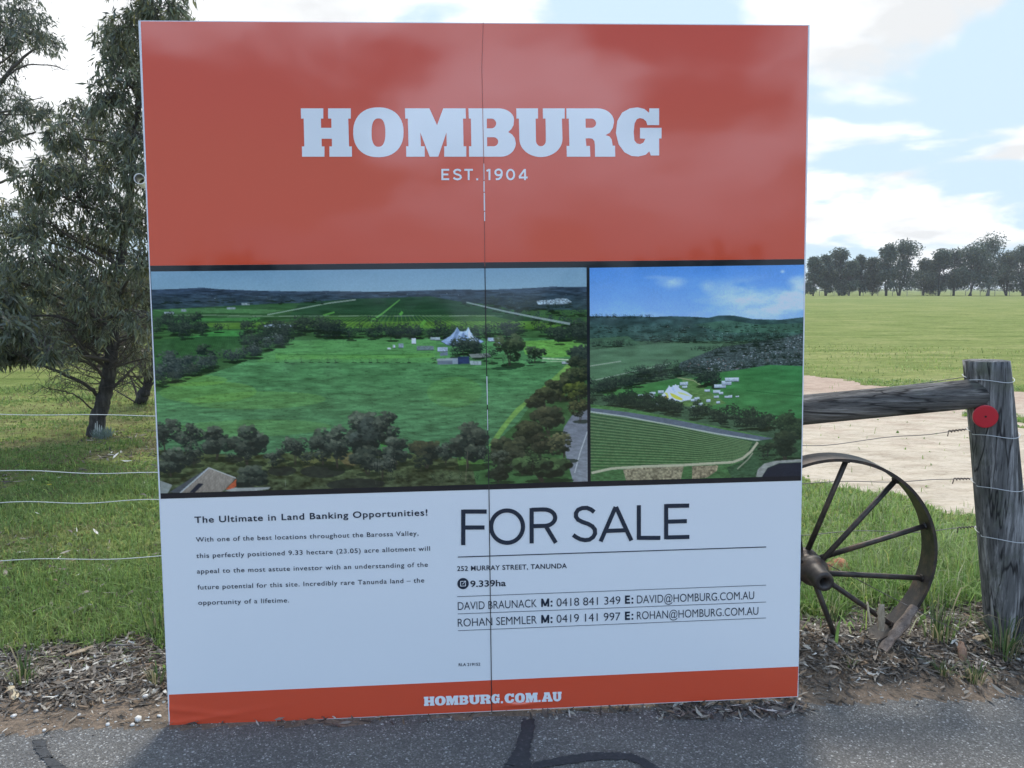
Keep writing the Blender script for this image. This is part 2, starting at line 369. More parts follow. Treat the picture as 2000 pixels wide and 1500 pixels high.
# two sheets of board 18 mm thick
def sheet(P):
    b = MB(); q = [on_sign(*p) for p in P]
    f = [(x, 0.0, z) for x, z in q] + [(x, .018, z) for x, z in q]
    b.add(f, [(0, 3, 2, 1), (4, 5, 6, 7), (0, 1, 5, 4), (1, 2, 6, 5), (2, 3, 7, 6), (3, 0, 4, 7)]); return b
sx0, sx1 = seam_px(44), seam_px(1390)
sheet([CORN[0], (sx0-.6, 44.4), (sx1-.6, 1389.6), CORN[3]]).build('panel', M_EDGE, sign)
sheet([(sx0+.6, 44.4), CORN[1], CORN[2], (sx1+.6, 1389.6)]).build('panel', M_EDGE, sign)
Y0 = .0015
quad_on('face_sheet', [(274.5, 41.5), (1578.5, 50), (1556.5, 1359), (332, 1417)], Y0*.5, M_WHITE)
quad_on('header_band', [(275, 41.8), (1578, 50.3), (1570.6, 506), (293.2, 519)], Y0, M_ORANGE)
quad_on('photo_surround', [(293.2, 519.2), (1570.6, 506.2), (1564.2, 938.6), (314, 974.2)], Y0, M_BLACK)
def crumple(s, t, X):
    w1 = .0035*np.exp(-((t - (.95 - 2.6*s))/.10)**2)*np.exp(-(s/.13)**2)
    w2 = .0030*np.exp(-((t - (.45 + 3.2*s))/.10)**2)*np.exp(-(s/.10)**2)
    w3 = .0040*np.exp(-((t - .88 + 1.2*(s-.51))/.07)**2)*np.exp(-((s-.555)/.045)**2) + .003*np.exp(-((t - .75 - 2*(s-.51))/.08)**2)*np.exp(-((s-.53)/.03)**2)*(s > .512)
    return (w1 + w2 + w3)
quad_on('footer_band', [(330.4, 1356.4), (1559, 1301.4), (1557, 1359.5), (332.3, 1418)], Y0, M_ORANGE, 420, 30, crumple)
# the joint, and where the vinyl over it is torn white
def strip(name, ys, wpx, off, mt, dx=0):
    b = MB(); L = [on_sign(seam_px(y) - wpx/2 + dx, y) for y in ys]; R = [on_sign(seam_px(y) + wpx/2 + dx, y) for y in ys]; n = len(ys)
    b.add([(p[0], -off, p[1]) for p in L] + [(p[0], -off, p[1]) for p in R], [(i, i+1, n+i+1, n+i) for i in range(n-1)]); return b.build(name, mt, sign)
strip('seam', list(np.linspace(44.8, 308, 40)) , 1.1, Y0*2.4, simple('seam_fold', (.42, .085, .05), .6))
strip('seam', list(np.linspace(308, 520, 24)), 1.1, Y0*2.4, simple('seam_fold_dark', (.30, .065, .04), .6))
strip('seam', list(np.linspace(520, 1389, 60)), 1.7, Y0*2.4, M_SEAM)
for y0, y1, wd, dx in ((320, 352, 1.2, .3), (354, 375, 2.0, .2), (377, 412, 2.4, .4), (414, 432, 1.8, .6), (735, 790, 1.5, .2), (800, 840, 1.0, 0)):
    strip('torn_edge', list(np.linspace(y0, y1, 8)), wd, Y0*2.8, M_TORN, dx)

# ---- slab letters: outlines in millimetre-like units taken off the board's own lettering
def arc(cx, cy, rx, ry, a0, a1, n=10, p=2.0):
    out = []
    for i in range(n+1):
        a = R_(a0 + (a1-a0)*i/n); c, s = math.cos(a), math.sin(a)
        out.append((cx + rx*math.copysign(abs(c)**(2/p), c), cy + ry*math.copysign(abs(s)**(2/p), s)))
    return out
SLAB = {
 'H': ((1013,546,1313,829), [[(1013,546),(1145,546),(1145,606),(1131,606),(1132,660),(1193,660),(1192,606),(1173,606),(1173,546),(1306,546),(1306,606),(1291,606),(1296,769),(1312,769),(1313,829),(1181,829),(1181,769),(1196,769),(1195,724),(1135,724),(1136,769),(1152,769),(1152,829),(1021,829),(1020,769),(1034,769),(1030,606),(1015,606)]]),
 'O': ((-30,546,265,829), [arc(117.5,686,147.5,146,0,351,40,2.25), arc(118,688,40.5,83,0,351,40,2.5)]),
 'M': ((273,546,632,829), [[(273,546),(416,546),(461,645),(497,546),(628,546),(630,606),(613,606),(616,768),(632,768),(632,829),(503,829),(503,768),(518,768),(516,687),(468,829),(418,829),(363,687),(366,768),(388,768),(389,829),(281,829),(280,768),(294,768),(290,606),(275,606)]]),
 'B': ((645,546,922,829), [[(645,546)] + arc(820,614,92,68,-90,0,10) + [(908,645),(896,668),(877,685),(901,699),(916,721)] + arc(835,750,87,79,0,90,10) + [(648,829),(648,768),(662,768),(659,606),(647,606)],
        [(752,606)] + arc(779,634.5,28,28.5,-90,90,10) + [(752,663)], [(754,715)] + arc(792,741.5,27,26.5,-90,90,10) + [(754,768)]]),
 'U': ((925,546,1208,829), [[(925,546),(1052,546),(1052,606),(1038,606)] + arc(1069,735,29,33,180,0,12) + [(1096,606),(1081,606),(1080,546),(1208,546),(1208,606),(1192,606)] + arc(1069,725,126,106,0,180,24) + [(940,606),(926,606)]]),
 'R': ((1218,546,1503,829), [[(1218,546)] + arc(1400,625,97,79,-90,0,10) + [(1490,660),(1473,688),(1447,703),(1470,710),(1483,728),(1489,764),(1503,765),(1504,829),(1386,829),(1385,760),(1382,738),(1370,724),(1350,721),(1331,722),(1335,766),(1356,766),(1358,829),(1221,829),(1219,766),(1236,766),(1232,606),(1219,606)],
        [(1330,606)] + arc(1364,633,28,27,-90,90,10) + [(1331,660)]]),
 'G': ((155,546,425,829), [[(411,546),(411,644),(342,644),(335,622),(318,607),(298,603),(280,610),(267,635),(262,685),(266,733),(280,751),(300,756),(320,745),(330,724),(299,722),(299,660),(425,660),(425,722),(411,722),(411,822),(362,822),(354,797),(332,818),(290,828),(250,825),(208,803),(174,757),(158,690),(166,620),(195,570),(240,546),(285,540),(325,550),(352,572),(354,546)]]),
 'C': ((155,546,415,829), [[(411,546),(411,652),(342,652),(335,625),(318,607),(298,603),(280,610),(267,635),(262,685),(266,735),(280,757),(303,764),(328,756),(342,733),(347,710),(415,720),(408,760),(385,800),(340,825),(290,829),(250,825),(208,803),(174,757),(158,690),(166,620),(195,570),(240,546),(285,540),(325,550),(352,572),(354,546)]]),
 'A': ((0,546,300,829), [[(78,546),(210,546),(278,769),(300,769),(300,829),(168,829),(168,769),(186,769),(181,748),(116,748),(110,769),(130,769),(130,829),(0,829),(0,769),(20,769),(72,606),(62,606),(62,546)], [(128,694),(168,694),(148,618)]]),
 '.': ((0,546,80,829), [[(2,768),(66,768),(66,829),(2,829)]]),
}
def curve_mesh(loops, name):
    """filled outlines (with holes) -> flat mesh; loops of (across, up)"""
    cu = bpy.data.curves.new(name, 'CURVE'); cu.dimensions = '2D'; cu.fill_mode = 'BOTH'
    for lp in loops:
        sp = cu.splines.new('POLY'); sp.points.add(len(lp)-1)
        for i, p in enumerate(lp): sp.points[i].co = (float(p[0]), float(p[1]), 0, 1)
        sp.use_cyclic_u = True
    o = bpy.data.objects.new(name, cu); COL.objects.link(o)
    bpy.context.view_layer.update()
    me = bpy.data.meshes.new_from_object(o.evaluated_get(bpy.context.evaluated_depsgraph_get()))
    v = np.array([tuple(x.co) for x in me.vertices]); f = [tuple(p.vertices) for p in me.polygons]
    bpy.data.objects.remove(o); bpy.data.curves.remove(cu); bpy.data.meshes.remove(me)
    return v, f
def flat(name, parts, off, mt):
    b = MB()
    for v, f in parts: b.add([(p[0], -off, p[1]) for p in v[:, :2]], f)
    return b.build(name, mt, sign)
parts = []
for ch, (zx, zy) in zip('HOMBURG', [(250, 30)] + [(700, 30)]*5 + [(1150, 30)]):
    loops = [[on_sign(zx + x/3, zy + y/3) for x, y in lp] for lp in SLAB[ch][1]]
    parts.append(curve_mesh(loops, 'letter'))
flat('lettering', parts, Y0*1.7, M_WHITE)
parts = []
for ch, x0, x1 in zip('HOMBURG.COM.AU', (827.8,849.5,871,897,916,937.7,959.5,978,985,1005.5,1026,1051,1058,1079), (848.8,870.5,895.7,915,937,958,976,983,1004,1025,1050,1056.5,1079,1096.5)):
    bx = SLAB[ch][0]
    def put(x, y):
        s = (x-bx[0])/(bx[2]-bx[0]); t = (y-bx[1])/(bx[3]-bx[1]); X = x0 + (x1-x0)*s
        top = np.interp(X, [828, 1096], [1359.5, 1349.6]); bot = np.interp(X, [828, 1096], [1377.4, 1368]); return on_sign(X, top + (bot-top)*t)
    parts.append(curve_mesh([[put(*p) for p in lp] for lp in SLAB[ch][1]], 'letter'))
flat('lettering', parts, .006, M_WHITE)

# ---- thin sans letters drawn as pen strokes
def stroke(b, pts, wd, off):
    P = np.array(pts, float); n = len(P); L = []; Rr = []
    closed = np.linalg.norm(P[0]-P[-1]) < 1e-6
    for i in range(n):
        a = P[i] - P[i-1] if i else (P[-1]-P[-2] if closed else P[1]-P[0]); c = P[i+1]-P[i] if i < n-1 else (P[1]-P[0] if closed else P[-1]-P[-2])
        a = a/np.linalg.norm(a); c = c/np.linalg.norm(c); na = np.array([-a[1], a[0]]); nc = np.array([-c[1], c[0]]); m = na+nc; m = m/np.linalg.norm(m); k = wd/2/max(.4, m@na)
        L.append(P[i]+m*k); Rr.append(P[i]-m*k)
    b.add([(p[0], -off, p[1]) for p in L] + [(p[0], -off, p[1]) for p in Rr], [(i, i+1, n+i+1, n+i) for i in range(n-1)])
def pen(name, strokes, fx, fy, sc, wd, mt):
    b = MB()
    for k, s in enumerate(strokes): stroke(b, [on_sign(fx + x*sc, fy + y*sc) for x, y in s], wd, Y0*1.7 + .00012*(k % 4))
    return b.build(name, mt, sign)
mpp = np.linalg.norm(on_sign(1000, 1000) - on_sign(1001, 1000))
h = 9.5
pen('lettering', [
 [(146,305),(146,120)], [(146,130),(268,130)], [(146,213),(257,213)],
 arc(374,208.5,83,84,0,360,48),
 [(502,296),(502,112)], [(502,121),(562,119)] + arc(566,162,58.5,43,-80,82,16) + [(502,206)], [(574,203),(628,293)]], 850, 950, .375, 22*.375*mpp, M_NAVY)
pen('lettering', [
 [(828,133),(812,120),(790,111),(765,112),(744,121),(733,138),(733,157),(744,173),(766,184),(795,194),(818,207),(831,224),(832,245),(822,263),(803,276),(780,279),(755,274),(735,264),(718,252)],
 [(861,286),(939,106)], [(941,106),(1021,281)], [(886,231),(994,227)],
 [(1060,277),(1060,97)], [(1060,267),(1172,267)],
 [(1202,274),(1202,91)], [(1202,101),(1322,99)], [(1202,183),(1310,180)], [(1202,265),(1323,262)]], 850, 950, .375, 22*.375*mpp, M_NAVY)
pen('lettering', [
 [(492,966),(492,901)], [(492,906),(532,906)], [(492,933),(527,933)], [(492,961),(532,961)],
 [(600,913),(592,907),(580,905),(568,908),(561,916),(564,926),(575,932),(588,935),(598,941),(601,950),(594,959),(580,962),(567,959),(557,952)],
 [(646,966),(646,901)], [(621,906),(671,906)], [(696,956),(696,967)]], 700, 30, 1/3, 10.5/3*mpp, M_WHITE)
pen('lettering', [
 [(768,966),(768,901)], [(751,913),(768,904)],
 arc(821,921,19,17,0,360,28), [(840,922),(839,938),(832,952),(822,960),(805,961)],
 arc(891.5,933.5,21,28,0,360,32),
 [(976,966),(976,901)], [(974,904),(942,948)], [(940,951),(991,951)]], 700, 30, 1/3, 10.5/3*mpp, M_WHITE)

# ---- the small text
_fc = {}
def text(name, segs, mt, xs=None):
    """segs: (words, left px, right px, baseline px at left, at right, cap height px, boldness)"""
    for words, x0, x1, y0, y1, cap, bold, track in segs:
        cu = bpy.data.curves.new('t', 'FONT'); cu.body = words; cu.size = 1; cu.offset = bold; cu.space_character = track
        o = bpy.data.objects.new('t', cu); COL.objects.link(o); bpy.context.view_layer.update()
        me = bpy.data.meshes.new_from_object(o.evaluated_get(bpy.context.evaluated_depsgraph_get()))
        v = np.array([tuple(q.co) for q in me.vertices]); f = [tuple(p.vertices) for p in me.polygons]
        bpy.data.objects.remove(o); bpy.data.curves.remove(cu); bpy.data.meshes.remove(me)
        A = on_sign(x0, y0); B = on_sign(x1, y1); ax = (B-A); up = np.array([-ax[1], ax[0]])/np.linalg.norm(ax)
        hcap = np.linalg.norm(on_sign(x0, y0) - on_sign(x0, y0-cap)); lo, hi = v[:, 0].min(), v[:, 0].max()
        s = (v[:, 0]-lo)/(hi-lo); t = v[:, 1]/CAPH
        P = A + s[:, None]*ax + (t*hcap)[:, None]*up
        b = MB(); b.add([(p[0], -Y0*1.7, p[1]) for p in P], f)
        b.build(name, mt, sign)
CAPH = 0.72
text('lettering', [('The Ultimate in Land Banking Opportunities!', 380.6, 835, 1021, 1006.3, 12.6, .016, 1.12)], M_NAVY)
text('lettering', [
 ('With one of the best locations throughout the Barossa Valley,', 383, 817.5, 1058, 1045.3, 9.3, .007, 1.12),
 ('this perfectly positioned 9.33 hectare (23.05) acre allotment will', 384, 840, 1089.5, 1075, 9.3, .007, 1.12),
 ('appeal to the most astute investor with an understanding of the', 385.2, 835.7, 1119.8, 1106.3, 9.3, .007, 1.12),
 ('future potential for this site. Incredibly rare Tanunda land – the', 386.4, 828.6, 1151, 1137, 9.3, .007, 1.12),
 ('opportunity of a lifetime.', 387.7, 565, 1181, 1176, 9.3, .007, 1.12)], M_NAVY)
text('lettering', [('252 MURRAY STREET, TANUNDA', 892.8, 1107, 1114.8, 1109.2, 9.6, .016, 1.08)], M_NAVY)
text('lettering', [('9.339ha', 918.6, 988, 1145.9, 1144, 12.5, .018, 1.0)], M_NAVY)
def contact(nm, mail, xa, xb, ya, yb):
    Y = lambda x: ya + (yb-ya)*(x-xa)/(xb-xa)
    Z = lambda x: 850 + .375*x
    for k, l in ((0, 551), (1, 987)):            # heavy condensed capitals M: and E:
        b = MB(); x = Z(l); y = Y(x); hh = 16.2
        T = lambda a, c: on_sign(x + a, Y(x + a) - c*hh)
        if k == 0: st = [[T(2,0), T(2,1)], [T(14.2,0), T(14.2,1)], [T(2.2,.97), T(8.1,.12)], [T(14,.97), T(8.1,.12)]]; cx_ = 20.5
        else: st = [[T(2,0), T(2,1)], [T(2,.895), T(10,.895)], [T(2,.52), T(9.4,.52)], [T(2,.105), T(10.2,.105)]]; cx_ = 14.8
        for q, s_ in enumerate(st): stroke(b, s_, 3.6*mpp, Y0*1.7 + .0001*q)
        b.build('lettering', M_NAVY, sign); b = MB()
        for c_ in (.0, .50): stroke(b, [T(cx_, c_), T(cx_, c_ + .21)], 3.5*mpp, Y0*1.7)
        b.build('lettering', M_NAVY, sign)
    out = []
    for wds, l, r, bd in ((nm[0], 118, 529, -.004), (nm[1], 632, 964, -.004), (mail, 1050, nm[2], -.004)):
        l, r = Z(l), Z(r); out.append((wds, l, r, Y(l), Y(r), 16.2, bd, 1.0))
    text('lettering', out, M_NAVY)
contact(('DAVID BRAUNACK', '0418 841 349', 1660), 'DAVID@HOMBURG.COM.AU', 894, 1472.5, 1191, 1169.7)
contact(('ROHAN SEMMLER', '0419 141 997', 1682), 'ROHAN@HOMBURG.COM.AU', 894, 1480.7, 1223.6, 1200)
text('lettering', [('RLA 219152', 895.8, 938, 1300.6, 1299.4, 5.8, .016, 1.05)], M_NAVY)
for x0, y0, x1, y1, wd in ((894.3,1087.6,1496,1067.9,1.9), (893,1164.9,1495.8,1142.4,1.0), (893.9,1198.6,1495.8,1175.4,1.0), (894.3,1231.3,1495.8,1206.5,1.0)):
    b = MB(); stroke(b, [on_sign(x0, y0), on_sign(x1, y1)], wd*mpp, Y0*1.7); b.build('rule_line', M_NAVY, sign)
b = MB(); c = on_sign(904.4, 1139.4); rr = 11.2*mpp
n = 32; b.add([(c[0]+rr*math.cos(2*math.pi*i/n), -Y0*1.7, c[1]+rr*math.sin(2*math.pi*i/n)) for i in range(n)], [tuple(range(n))])
icon = b.build('area_icon', M_NAVY, sign)
b = MB(); u = rr*.1
for k, s in enumerate(([(1,4.2),(-4.4,4.2)], [(-4.2,4.2),(-4.2,-4.4)], [(-4.4,-4.2),(4.4,-4.2)], [(4.2,-4.4),(4.2,1)], [(-1,-1),(4.2,4.2)], [(1.6,4.4),(4.6,4.4)], [(4.4,4.6),(4.4,1.6)])):
    stroke(b, [c + np.array(p)*u for p in s], u*1.0, Y0*2.2 + .0001*(k % 3))
b.build('icon_symbol', M_WHITE, icon)
# white plastic pipe end that shows past the board's left edge, its open mouth towards the path
b = MB(); d = ray(272.5, 349); d = d/np.linalg.norm(d); n_ = SM[:, 1]; P = C0 + d*(((SB - C0) @ n_ + .05)/(d @ n_)); q = SM.T @ (P - SB); ax_ = SM.T @ (d + np.array([.05, 0, -.06])); ax_ /= np.linalg.norm(ax_); ux = np.cross(ax_, [0, 0, 1.]); ux /= np.linalg.norm(ux); uz = np.cross(ux, ax_)
n = 28; ro, ri = .0190, .0165; vs = []
for (r, y) in ((ro, .0), (ro, .30), (ri, .30), (ri, .0)):
    vs += [q + ax_*y + r*(math.cos(2*math.pi*i/n)*ux + math.sin(2*math.pi*i/n)*uz) for i in range(n)]
b.add(vs, [(k*n+i, ((k+1) % 4)*n+i, ((k+1) % 4)*n+(i+1) % n, k*n+(i+1) % n) for k in range(4) for i in range(n)])
b.build('pipe_end', simple('white_plastic', (.75, .76, .77), .4), sign)
# ------------------------------------------------------------------ the two printed aerial photographs (flat prints painted by code)
rng = np.random.default_rng(7)
class Print:
    def __init__(s, corners, wpx, seed):
        s.q = np.array([on_sign(*p) for p in corners]); s.w = wpx
        s.h = int(round(wpx*np.linalg.norm(s.q[3]-s.q[0])/np.linalg.norm(s.q[1]-s.q[0])))
        s.im = np.zeros((s.h, s.w, 3)); s.yy, s.xx = np.mgrid[0:s.h, 0:s.w].astype(float); s.seed = seed
        src = s.q; dst = np.array([[0, 0], [s.w, 0], [s.w, s.h], [0, s.h]], float); A = []
        for (x, y), (u, v) in zip(src, dst): A += [[x, y, 1, 0, 0, 0, -u*x, -u*y, -u], [0, 0, 0, x, y, 1, -v*x, -v*y, -v]]
        s.H = np.linalg.svd(np.array(A))[2][-1].reshape(3, 3)
    def zoom(s, x0, y0, sc): s.z = (x0, y0, sc)
    def pt(s, x, y):
        p = on_sign(s.z[0]+x*s.z[2], s.z[1]+y*s.z[2]); r = s.H @ np.array([p[0], p[1], 1]); return r[:2]/r[2]
    def poly(s, P, col, col2=None, nz=10, nsx=.15, nsy=.4, alpha=1., soft=0, dirn='y'):
        Q = np.array([s.pt(*p) for p in P]); x0, y0 = np.floor(Q.min(0)).astype(int)-1; x1, y1 = np.ceil(Q.max(0)).astype(int)+2
        x0, y0 = max(x0, 0), max(y0, 0); x1, y1 = min(x1, s.w), min(y1, s.h)
        if x1 <= x0 or y1 <= y0: return
        X = s.xx[y0:y1, x0:x1]; Y = s.yy[y0:y1, x0:x1]
        m = sum(in_poly(X+.5+dx, Y+.5+dy, Q) for dx, dy in ((-.25, -.25), (.25, .25), (-.25, .25), (.25, -.25)))/4.*alpha
        c = np.array(col, float)[None, None, :]
        if col2 is not None:
            t = ((Y-Q[:, 1].min())/(np.ptp(Q[:, 1])+1e-6) if dirn == 'y' else (X-Q[:, 0].min())/(np.ptp(Q[:, 0])+1e-6)); t = np.clip(t, 0, 1)[..., None]; c = c*(1-t)+np.array(col2, float)*t
        s.seed += 1
        if nz: c = c*(1 + (nz/100.)*2*(fbm(X*nsx, Y*nsy, s.seed, 4)-.5)*2)[..., None]
        s.im[y0:y1, x0:x1] = s.im[y0:y1, x0:x1]*(1-m[..., None]) + c*m[..., None]
    def line(s, P, wd, col, alpha=1., wd2=None):
        Q = [np.array(p, float) for p in P]
        for i in range(len(Q)-1):
            a, b = Q[i], Q[i+1]; d = b-a; L = np.linalg.norm(d); nrm = np.array([-d[1], d[0]])/(L+1e-9)
            k0 = wd if wd2 is None else wd+(wd2-wd)*i/(len(Q)-1); k1 = wd if wd2 is None else wd+(wd2-wd)*(i+1)/(len(Q)-1)
            s.poly([a+nrm*k0/2, b+nrm*k1/2, b-nrm*k1/2, a-nrm*k0/2], col, nz=0, alpha=alpha)
    def dab(s, cx, cy, rx, ry, col, alpha=.8):
        x0, x1 = max(int(cx-rx-1), 0), min(int(cx+rx+2), s.w); y0, y1 = max(int(cy-ry-1), 0), min(int(cy+ry+2), s.h)
        if x1 <= x0 or y1 <= y0: return
        X = (s.xx[y0:y1, x0:x1]+.5-cx)/rx; Y = (s.yy[y0:y1, x0:x1]+.5-cy)/ry; m = np.clip((1-np.sqrt(X*X+Y*Y))*max(rx, ry), 0, 1)*alpha
        s.im[y0:y1, x0:x1] = s.im[y0:y1, x0:x1]*(1-m[..., None]) + np.array(col, float)*m[..., None]
    def tree(s, x, y, w, h, dark=(26, 36, 36), lite=(66, 80, 68), n=60, trunk=True, shadow=True):
        """crown in a w x h box whose foot is at x,y"""
        a = s.pt(x, y); b = s.pt(x+w, y-h); W = abs(b[0]-a[0]); H = abs(a[1]-b[1]); cx, by = a
        if shadow: s.dab(cx+W*.12, by, W*.5, max(H*.09, .8), (24, 34, 28), .7)
        if trunk: 
            for k in range(2): 
                dx = rng.normal(0, W*.10); s._ln(cx+dx*.2, by, cx+dx, by-H*.55, max(W*.035, .5), (44, 44, 42))
        nl = 1 if n < 10 else (4 if n < 45 else 8); dark = np.array(dark, float); lite = np.array(lite, float)
        for l in range(nl):
            an = rng.uniform(0, 6.283); rad = math.sqrt(rng.uniform(0, 1)) if nl > 1 else 0
            lx = cx + W*.38*rad*math.cos(an); ly = by - H*.60 + H*.33*rad*math.sin(an); lw = W*(.25 if nl > 4 else .33 if nl > 1 else .55); lh = H*(.18 if nl > 4 else .25 if nl > 1 else .42)
            for i in range(max(3, int(2.0*n/nl))):
                a2 = rng.uniform(0, 6.283); r2 = math.sqrt(rng.uniform(0, 1)); up = -math.sin(a2)*r2
                g = -.02 + .40*(by-ly)/H + .55*up + rng.normal(0, .17) - .15*math.cos(a2); lit = np.clip(g, 0, 1); c = (dark*(1-lit)+lite*lit)*rng.uniform(.85, 1.1)
                r = W*rng.uniform(.035, .085); s.dab(lx + lw*r2*math.cos(a2)*1.15, ly - lh*up*1.1, max(r*1.15, .75), max(r*.8, .6), c, .78)
    def _ln(s, x0, y0, x1, y1, wd, col):
        n = int(max(abs(x1-x0), abs(y1-y0)))+2
        for i in range(n): t = i/(n-1); s.dab(x0+(x1-x0)*t, y0+(y1-y0)*t, wd, wd, col, .8)
    def belt(s, P, size, num, dark=(28, 38, 38), lite=(58, 72, 62), jit=.22, n=16, asp=1.0, trunk=False):
        n = int(n*1.7)
        P = np.array(P, float); L = np.r_[0, np.cumsum(np.linalg.norm(np.diff(P, axis=0), axis=1))]
        ts = np.sort(rng.uniform(0, L[-1], num)); it = []
        for t in ts:
            x = np.interp(t, L, P[:, 0]); y = np.interp(t, L, P[:, 1]); sz = size if np.isscalar(size) else np.interp(t, L, np.linspace(size[0], size[1], 20)[np.linspace(0, 19, len(P)).astype(int)])
            it.append((y + rng.normal(0, sz*jit), x + rng.normal(0, sz*jit*.6), sz*rng.uniform(.7, 1.35)))
        for y, x, z in sorted(it): s.tree(x, y, z, z*asp, dark, lite, n, trunk)
    def specks(s, P, num, cols, smin, smax):
        Q = np.array([s.pt(*p) for p in P]); lo, hi = Q.min(0), Q.max(0); k = 0
        while k < num:
            p = rng.uniform(lo, hi)
            if in_poly(p[0], p[1], Q):
                c = np.array(cols[rng.integers(len(cols))])*rng.uniform(.8, 1.1); r = rng.uniform(smin, smax); s.dab(p[0], p[1], r*1.6, r*.8, c, .85); k += 1
    def build(s, name, off, white=(157, 169, 187), gain=1.0):
        im = np.clip(s.im, 2, 250)/255.; lin = np.where(im <= .04045, im/12.92, ((im+.055)/1.055)**2.4)
        wl = np.array(srgb(*white)); alb = np.clip(lin/wl*.84*gain - .010, .004, .9)*np.array([.93, .97, 1.])
        X, Y = np.meshgrid(np.linspace(0, 1, s.w), np.linspace(0, 1, s.h)); X = X.ravel()[:, None]; Y = Y.ravel()[:, None]
        P = (s.q[0]*(1-X)+s.q[1]*X)*(1-Y) + (s.q[3]*(1-X)+s.q[2]*X)*Y
        V = np.stack([P[:, 0], np.full(len(P), -off), P[:, 1]], -1); i = np.arange(s.h-1)[:, None]*s.w + np.arange(s.w-1)[None, :]
        F = np.stack([i, i+s.w, i+s.w+1, i+1], -1).reshape(-1, 4)
        return link(name, np_mesh(name, V, F, alb.reshape(-1, 3)), M_PRINT, sign)

# --- the wide print: paddock, circus tent, vineyards
a = Print([(294.9, 530.5), (1145.3, 522.5), (1147.6, 940), (313.8, 963.4)], 640, 100)
a.zoom(280, 500, .32)
a.poly([(30,60),(2800,30),(2800,1500),(30,1500)], (52,82,52), nz=14, nsx=.06, nsy=.2)
a.poly([(30,60),(1400,60),(2800,30),(2800,240),(30,240)], (90,122,150), (112,140,160), nz=1.5, nsx=.01, nsy=.03)
a.poly([(40,207),(180,204),(300,198),(370,195),(450,203),(560,208),(720,214),(900,217),(1090,217),(1100,214),(1400,220),(1600,215),(1900,206),(2100,208),(2350,198),(2500,188),(2600,192),(2730,190),(2800,330),(40,330)], (44,57,76), (40,56,60), nz=22, nsx=.08, nsy=.5)
a.specks([(60,225),(1400,225),(2700,205),(2700,285),(1400,285),(60,270)], 150, [(120,135,150),(84,102,114),(60,80,80)], .35, .7)
# fields and vineyards in the middle distance
a.poly([(50,330),(800,292),(1400,275),(1750,262),(2150,300),(2560,420),(2480,460),(1400,450),(60,520)], (42,70,48), (52,84,50), nz=16, nsx=.03, nsy=.5)
a.poly([(50,330),(420,318),(870,330),(760,352),(430,350),(180,352)], (64,100,66), nz=10)
a.poly([(330,382),(720,376),(700,395),(330,400)], (60,106,62), nz=8)
a.poly([(1050,400),(1400,402),(2400,398),(2560,425),(2450,448),(1400,440),(460,445),(320,410)], (72,106,52), (64,100,46), nz=14, nsx=.05, nsy=.4)
a.zoom(700, 500, .32)
a.poly([(-350,285),(0,262),(440,248),(900,330),(1130,395),(900,402),(0,372),(-420,365)], (34,58,46), (40,70,46), nz=12, nsx=.04, nsy=.4)
for i in range(46):
    t = i/45; x0 = -470+1560*t; a.line([(x0, 432), (250+(x0-250)*.34, 300)], 3.0, (28,50,40), .5)
    a.line([(x0+14, 432), (250+(x0+14-250)*.62, 362)], 4, (96,132,56), .45)
a.line([(75,402),(150,352),(255,268)], 13, (86,142,74), .9, 5); a.line([(255,362),(272,342)], 16, (78,138,66), .9)
a.line([(380,432),(410,395)], 20, (82,138,60), .8)
a.line([(-800,372),(-500,368),(0,367),(880,366)], 3.5, (130,150,135), .7)
a.zoom(280, 500, .32)
a.line([(760,360),(960,322),(1140,288)], 6, (130,150,140), .8); a.line([(1100,364),(1170,344)], 10, (80,136,66), .8)
a.line([(140,362),(440,362),(800,368)], 4, (130,150,130), .6); a.line([(1140,288),(1300,268)], 8, (150,160,160), .6)
for x, y, wd, hh in ((160,352,60,10),(540,322,52,8),(250,336,30,10),(628,296,50,8)):
    a.poly([(x-wd/2,y-hh),(x+wd/2,y-hh),(x+wd/2,y+hh*.5),(x-wd/2,y+hh*.5)], (112,126,136), nz=14, nsx=.6)
a.belt([(60,298),(300,282),(700,275),(1100,285)], 34, 46, n=7, dark=(34,46,54), lite=(50,64,66))
# left vineyard with rows
a.poly([(60,520),(300,488),(700,490),(720,510),(560,560),(330,640),(80,690)], (44,76,48), (50,82,50), nz=10)
for i in range(34):
    x = 70+i*17; a.line([(x, 690-max(0, (x-120))*.35), (x*.72+150, 492)], 3, (34,58,42), .55)
a.poly([(270,500),(460,455),(620,455),(620,490),(380,490)], (58,112,62), nz=8)
# main paddock
a.zoom(280, 500, .32)
PAD = [(80,830),(330,745),(560,670),(700,610),(920,515),(1400,505),(1790,500),(2280,500),(2600,505),(2715,540),(2690,600),(2600,660),(2560,720),(2430,800),(2300,1000),(2110,1170),(2000,1250),(1500,1260),(80,1260)]
a.poly(PAD, (70,114,74), (62,98,72), nz=15, nsx=.045, nsy=.30)
a.poly([(700,615),(925,518),(1790,503),(1790,560),(1900,650),(700,650)], (78,126,76), nz=8, nsx=.03, nsy=.3, alpha=.7)
a.poly([(2300,520),(2600,510),(2712,545),(2660,610),(2500,620),(2330,600)], (90,138,68), nz=8, alpha=.9)
a.poly([(810,596),(1450,600),(1780,592),(1780,618),(1450,628),(810,632)], (84,132,68), nz=12, nsx=.05, nsy=.3, alpha=.55)
a.line([(820,602),(1400,603),(1650,600)], 4, (40,84,48), .7)
for (cx, cy, rx, ry, al) in ((400,830,300,60,.35),(700,880,420,45,.25),(1900,830,170,90,.2),(300,760,220,30,.4),(650,1050,500,40,.2)):
    c = a.pt(cx, cy); e = a.pt(cx+rx, cy+ry); a.dab(c[0], c[1], abs(e[0]-c[0]), abs(e[1]-c[1]), (98,140,62), al*.9)
